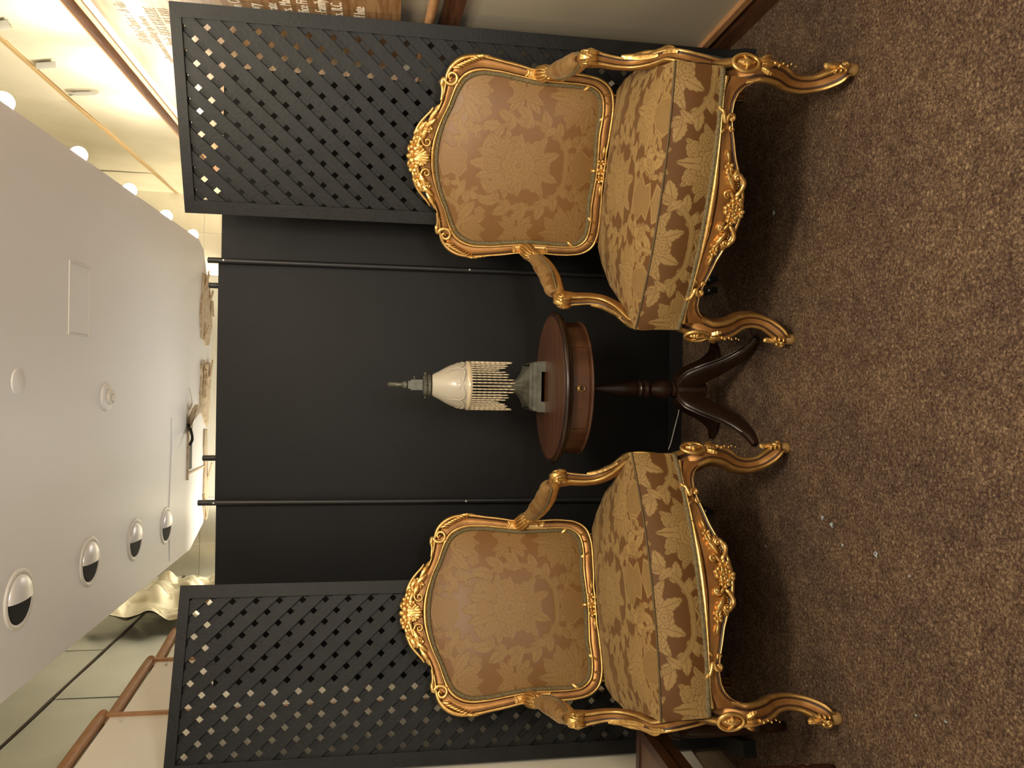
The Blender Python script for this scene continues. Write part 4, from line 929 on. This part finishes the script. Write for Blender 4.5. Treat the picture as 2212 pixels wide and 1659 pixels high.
for z, r, sq in ((.052, .076, 1), (.058, .068, .9), (.068, .052, .6), (.080, .036, .3), (.094, .022, .1), (.104, .014, 0)):
    row = []
    for k in range(n):
        a = 2*PI*k/n; s = 1/max(abs(math.cos(a)), abs(math.sin(a))); rr = r*(sq*s*.95+(1-sq))*(1+.06*(1-sq)*math.cos(16*a)); row.append((rr*math.cos(a), rr*math.sin(a), z))
    fl.append(row)
b = MB(); b.grid(np.array(fl), cv=True, flip=True); b.build('fluted_foot', M_bronze, lm)
SY = -.085
b = MB(); b.sweep(spline([(0, .0, .10), (0, .004, .25), (0, .012, .40), (0, .006, .49), (0, -.02, .525), (0, -.052, .532), (0, SY+.006, .51), (0, SY, .485)], 50), circ(14), up=(1, 0, 0), scale=np.interp(np.linspace(0, 1, 50), [0, .1, .6, .8, 1], [.012, .008, .0075, .0085, .007])); b.build('gooseneck', M_bronze, lm)
b = MB(); b.lathe([(.006, .492), (.013, .486), (.013, .476), (.009, .472), (.009, .466)], (0, SY, 0), n=20); b.box((0, SY, .443), (.035, .035, .040)); b.box((0, SY, .466), (.026, .026, .010))
b.lathe([(.030, .421), (.036, .417), (.036, .410), (.032, .407), (.036, .403), (.036, .397), (.033, .394)], (0, SY, 0), n=30)
for a in (.6, 2.7, 4.8): b.sweep([(.03*math.cos(a), SY+.03*math.sin(a), .412), (.046*math.cos(a), SY+.046*math.sin(a), .412)], circ(6, .003)); b.ellipsoid((.047*math.cos(a), SY+.047*math.sin(a), .412), (.005, .005, .005), n=8)
b.sweep([(.016, SY, .45), (.030, SY, .45)], circ(6, .003)); b.build('socket', M_bronze, lm, smooth=True, angle=40)
prof = [(.034, .391), (.039, .385), (.046, .370), (.058, .349), (.0675, .329), (.0745, .306), (.077, .288), (.078, .276)]
def oct_(a): 
    q = (a % (PI/2))-PI/4; return 1+.035*math.cos(4*a)
P = [[(r*(1+(oct_(a)-1)*k/7)*math.cos(a), SY+r*(1+(oct_(a)-1)*k/7)*math.sin(a), z) for a in np.linspace(0, 2*PI, 64, endpoint=False)] for k, (r, z) in enumerate(prof)]
b = MB(); b.grid(np.array(P), cv=True); b.grid(np.array(P)*A(.97, .97, 1)+A(0, SY*.03, -.001), cv=True, flip=True); sh = b.build('glass_shade', M_glass, lm)
def SG(x, y, h):                                              # raised garland on the shade, x angle about the axis, y height
    r = np.interp(y, [p[1] for p in prof[::-1]], [p[0] for p in prof[::-1]])*1.02+h; a = -PI/2+x; return A(r*math.cos(a), SY+r*math.sin(a), y)
b = MB()
for k in range(4):
    def S2(x, y, h, k=k): return SG(x/.06+k*PI/2+.1, y, h)
    for sg in (1, -1):
        orn_cord(b, S2, [(0, .296), (sg*.015, .288), (sg*.030, .285), (sg*.042, .292), (sg*.046, .312), (sg*.040, .345)], .0022, .0012, .0)
    for an in (PI/2, PI/2+1.1, PI/2-1.1, -PI/2+.5, -PI/2-.5): orn_leaf(b, S2, 0, .297, an, .018, .0035, .0025, 0, 2)
b.build('glass_garland', M_glass, sh)
b = MB(); P = [[(r*oct_(a)*math.cos(a), SY+r*oct_(a)*math.sin(a), z) for a in np.linspace(0, 2*PI, 64, endpoint=False)] for r, z in ((.0775, .276), (.0805, .277), (.0815, .270), (.0815, .262), (.078, .260))]
b.grid(np.array(P), cv=True); b.build('rim_band', M_bead, lm)
def strand_mesh(L):
    bb = MB(); z = 0; prof = []
    k = max(3, int(L/.016)); pr = [(.0009, 0)]
    for i in range(k):
        z0 = -L*i/k; z1 = -L*(i+1)/k; pr += [(.0017, z0-.001), (.0021, (z0+z1)/2), (.0017, z1+.001), (.0009, z1)]
    bb.lathe(pr, n=6); return bb
meshes = {}
NS = 48
for k in range(NS):
    a = 2*PI*k/NS; ql = abs(((a/(PI/2)) % 1)*2-1); L = .105+.042*(1-ql)*0+.040*abs(math.cos(2*a))-.012*(k % 3 == 0); key = round(L, 3)
    if key not in meshes: meshes[key] = strand_mesh(L).build('bead_strand', M_bead, lm); o = meshes[key]
    else: o = meshes[key].copy(); COL.objects.link(o)
    r = .079*oct_(a); o.location = (r*math.cos(a), SY+r*math.sin(a), .262)
# --- low side table at the left edge
st = thing('side_table', 'low dark wood side table with turned legs at the left edge', 'table', (-1.165, 2.05, 0))
zt0 = .462; hx, hy = .158, .155
box_obj('top_panel', (-hx+.028, -hy+.028, zt0-.022), (hx-.028, hy-.028, zt0-.004), M_mahtop, st)
for lo, hi in (((-hx, -hy, zt0-.03), (hx, -hy+.03, zt0)), ((-hx, hy-.03, zt0-.03), (hx, hy, zt0)), ((-hx, -hy+.03, zt0-.03), (-hx+.03, hy-.03, zt0)), ((hx-.03, -hy+.03, zt0-.03), (hx, hy-.03, zt0))): box_obj('top_frame', lo, hi, M_darkwood, st)
for lo, hi in (((hx-.026, -hy+.02, zt0-.075), (hx-.012, hy-.02, zt0-.03)), ((-hx+.02, hy-.026, zt0-.075), (hx-.02, hy-.012, zt0-.03)), ((-hx+.02, -hy+.012, zt0-.075), (hx-.02, -hy+.026, zt0-.03))): box_obj('apron', lo, hi, M_darkwood, st)
for sx in (-1, 1):
    for sy in (-1, 1):
        b = MB(); b.lathe([(.013, 0), (.016, .02), (.0175, .06), (.013, .075), (.019, .085), (.019, .095), (.014, .105), (.018, .14), (.020, .24), (.018, .31), (.013, .33), (.021, .34), (.021, .35), (.016, .36), (.021, .385), (.021, .43)], (sx*(hx-.022), sy*(hy-.022), 0), n=18); b.build('leg', M_darkwood, st)
# --- loose things
cb = MB(); cb.sweep(spline([(-.078, 3.058, .012), (-.11, 3.052, .018), (-.17, 3.05, .034), (-.235, 3.05, .05), (-.262, 3.052, .06)], 30), circ(8, .0026)); tag(cb.build('white_slit', M_slit), 'thin white cable of light modelled at foot of the black partition', 'slit')  # white strand put in for the light gap under the partition
hc = MB(); PLx, PLy, PLa = -.6719, 2.3798, math.radians(22.67)
def cw(x, y, z): return (x*math.cos(PLa)-y*math.sin(PLa)+PLx, x*math.sin(PLa)+y*math.cos(PLa)+PLy, z)
hc.sweep(spline([cw(.215, -.392, .338), cw(.20, -.398, .345), cw(.175, -.402, .338), cw(.155, -.406, .350), cw(.148, -.405, .358)], 30), circ(6, .0011)); tag(hc.build('loose_thread', M_pipe), 'loose thread hanging across the seat rail of the left armchair', 'thread')
pn = MB(); pn.sweep([(.96, 2.435, .66), (.985, 2.42, .52)], circ(6, .0022))
def lint(x, y, r, lb, m=M_lint):
    bb = MB(); n = 9
    for k in range(n):
        a = rng.uniform(0, 2*PI); L = r*rng.uniform(.7, 1.5); c = rng.normal(0, r*.35, 2); z = rng.uniform(.002, .005)
        d = A(math.cos(a), math.sin(a), 0)*L/2; c3 = A(c[0], c[1], z)
        bb.sweep(spline([c3-d, c3+A(-d[1]*.5, d[0]*.5, .003), c3+d], 7), circ(4, r*.11))
    tag(bb.build('carpet_speck', m, None, (x, y, 0)), lb, 'lint', 'lint on the carpet')
for (x, y, r, lb) in ((-.359, 1.986, .008, 'pale blue speck on carpet, farthest of the blue row'), (-.370, 1.940, .009, 'pale blue speck on carpet, second of the blue row'), (-.415, 1.889, .006, 'tiny bright speck on carpet, third of the row'), (-.408, 1.747, .0095, 'pale blue speck on carpet, nearest large one'), (-.431, 1.62, .004, 'tiny pale speck on open carpet, nearest of the row'), (.558, 2.29, .011, 'white lint scrap on carpet under the right armchair'), (-.742, 1.59, .004, 'white lint speck on carpet in front of left armchair, farther'), (-.715, 1.494, .004, 'white lint speck on carpet in front of left armchair, nearer'), (-.508, 2.311, .006, 'faint lint speck on carpet under the left armchair')):
    lint(x, y, r*.8, lb)  # blue row and white lint, all drawn as pale fibre tufts
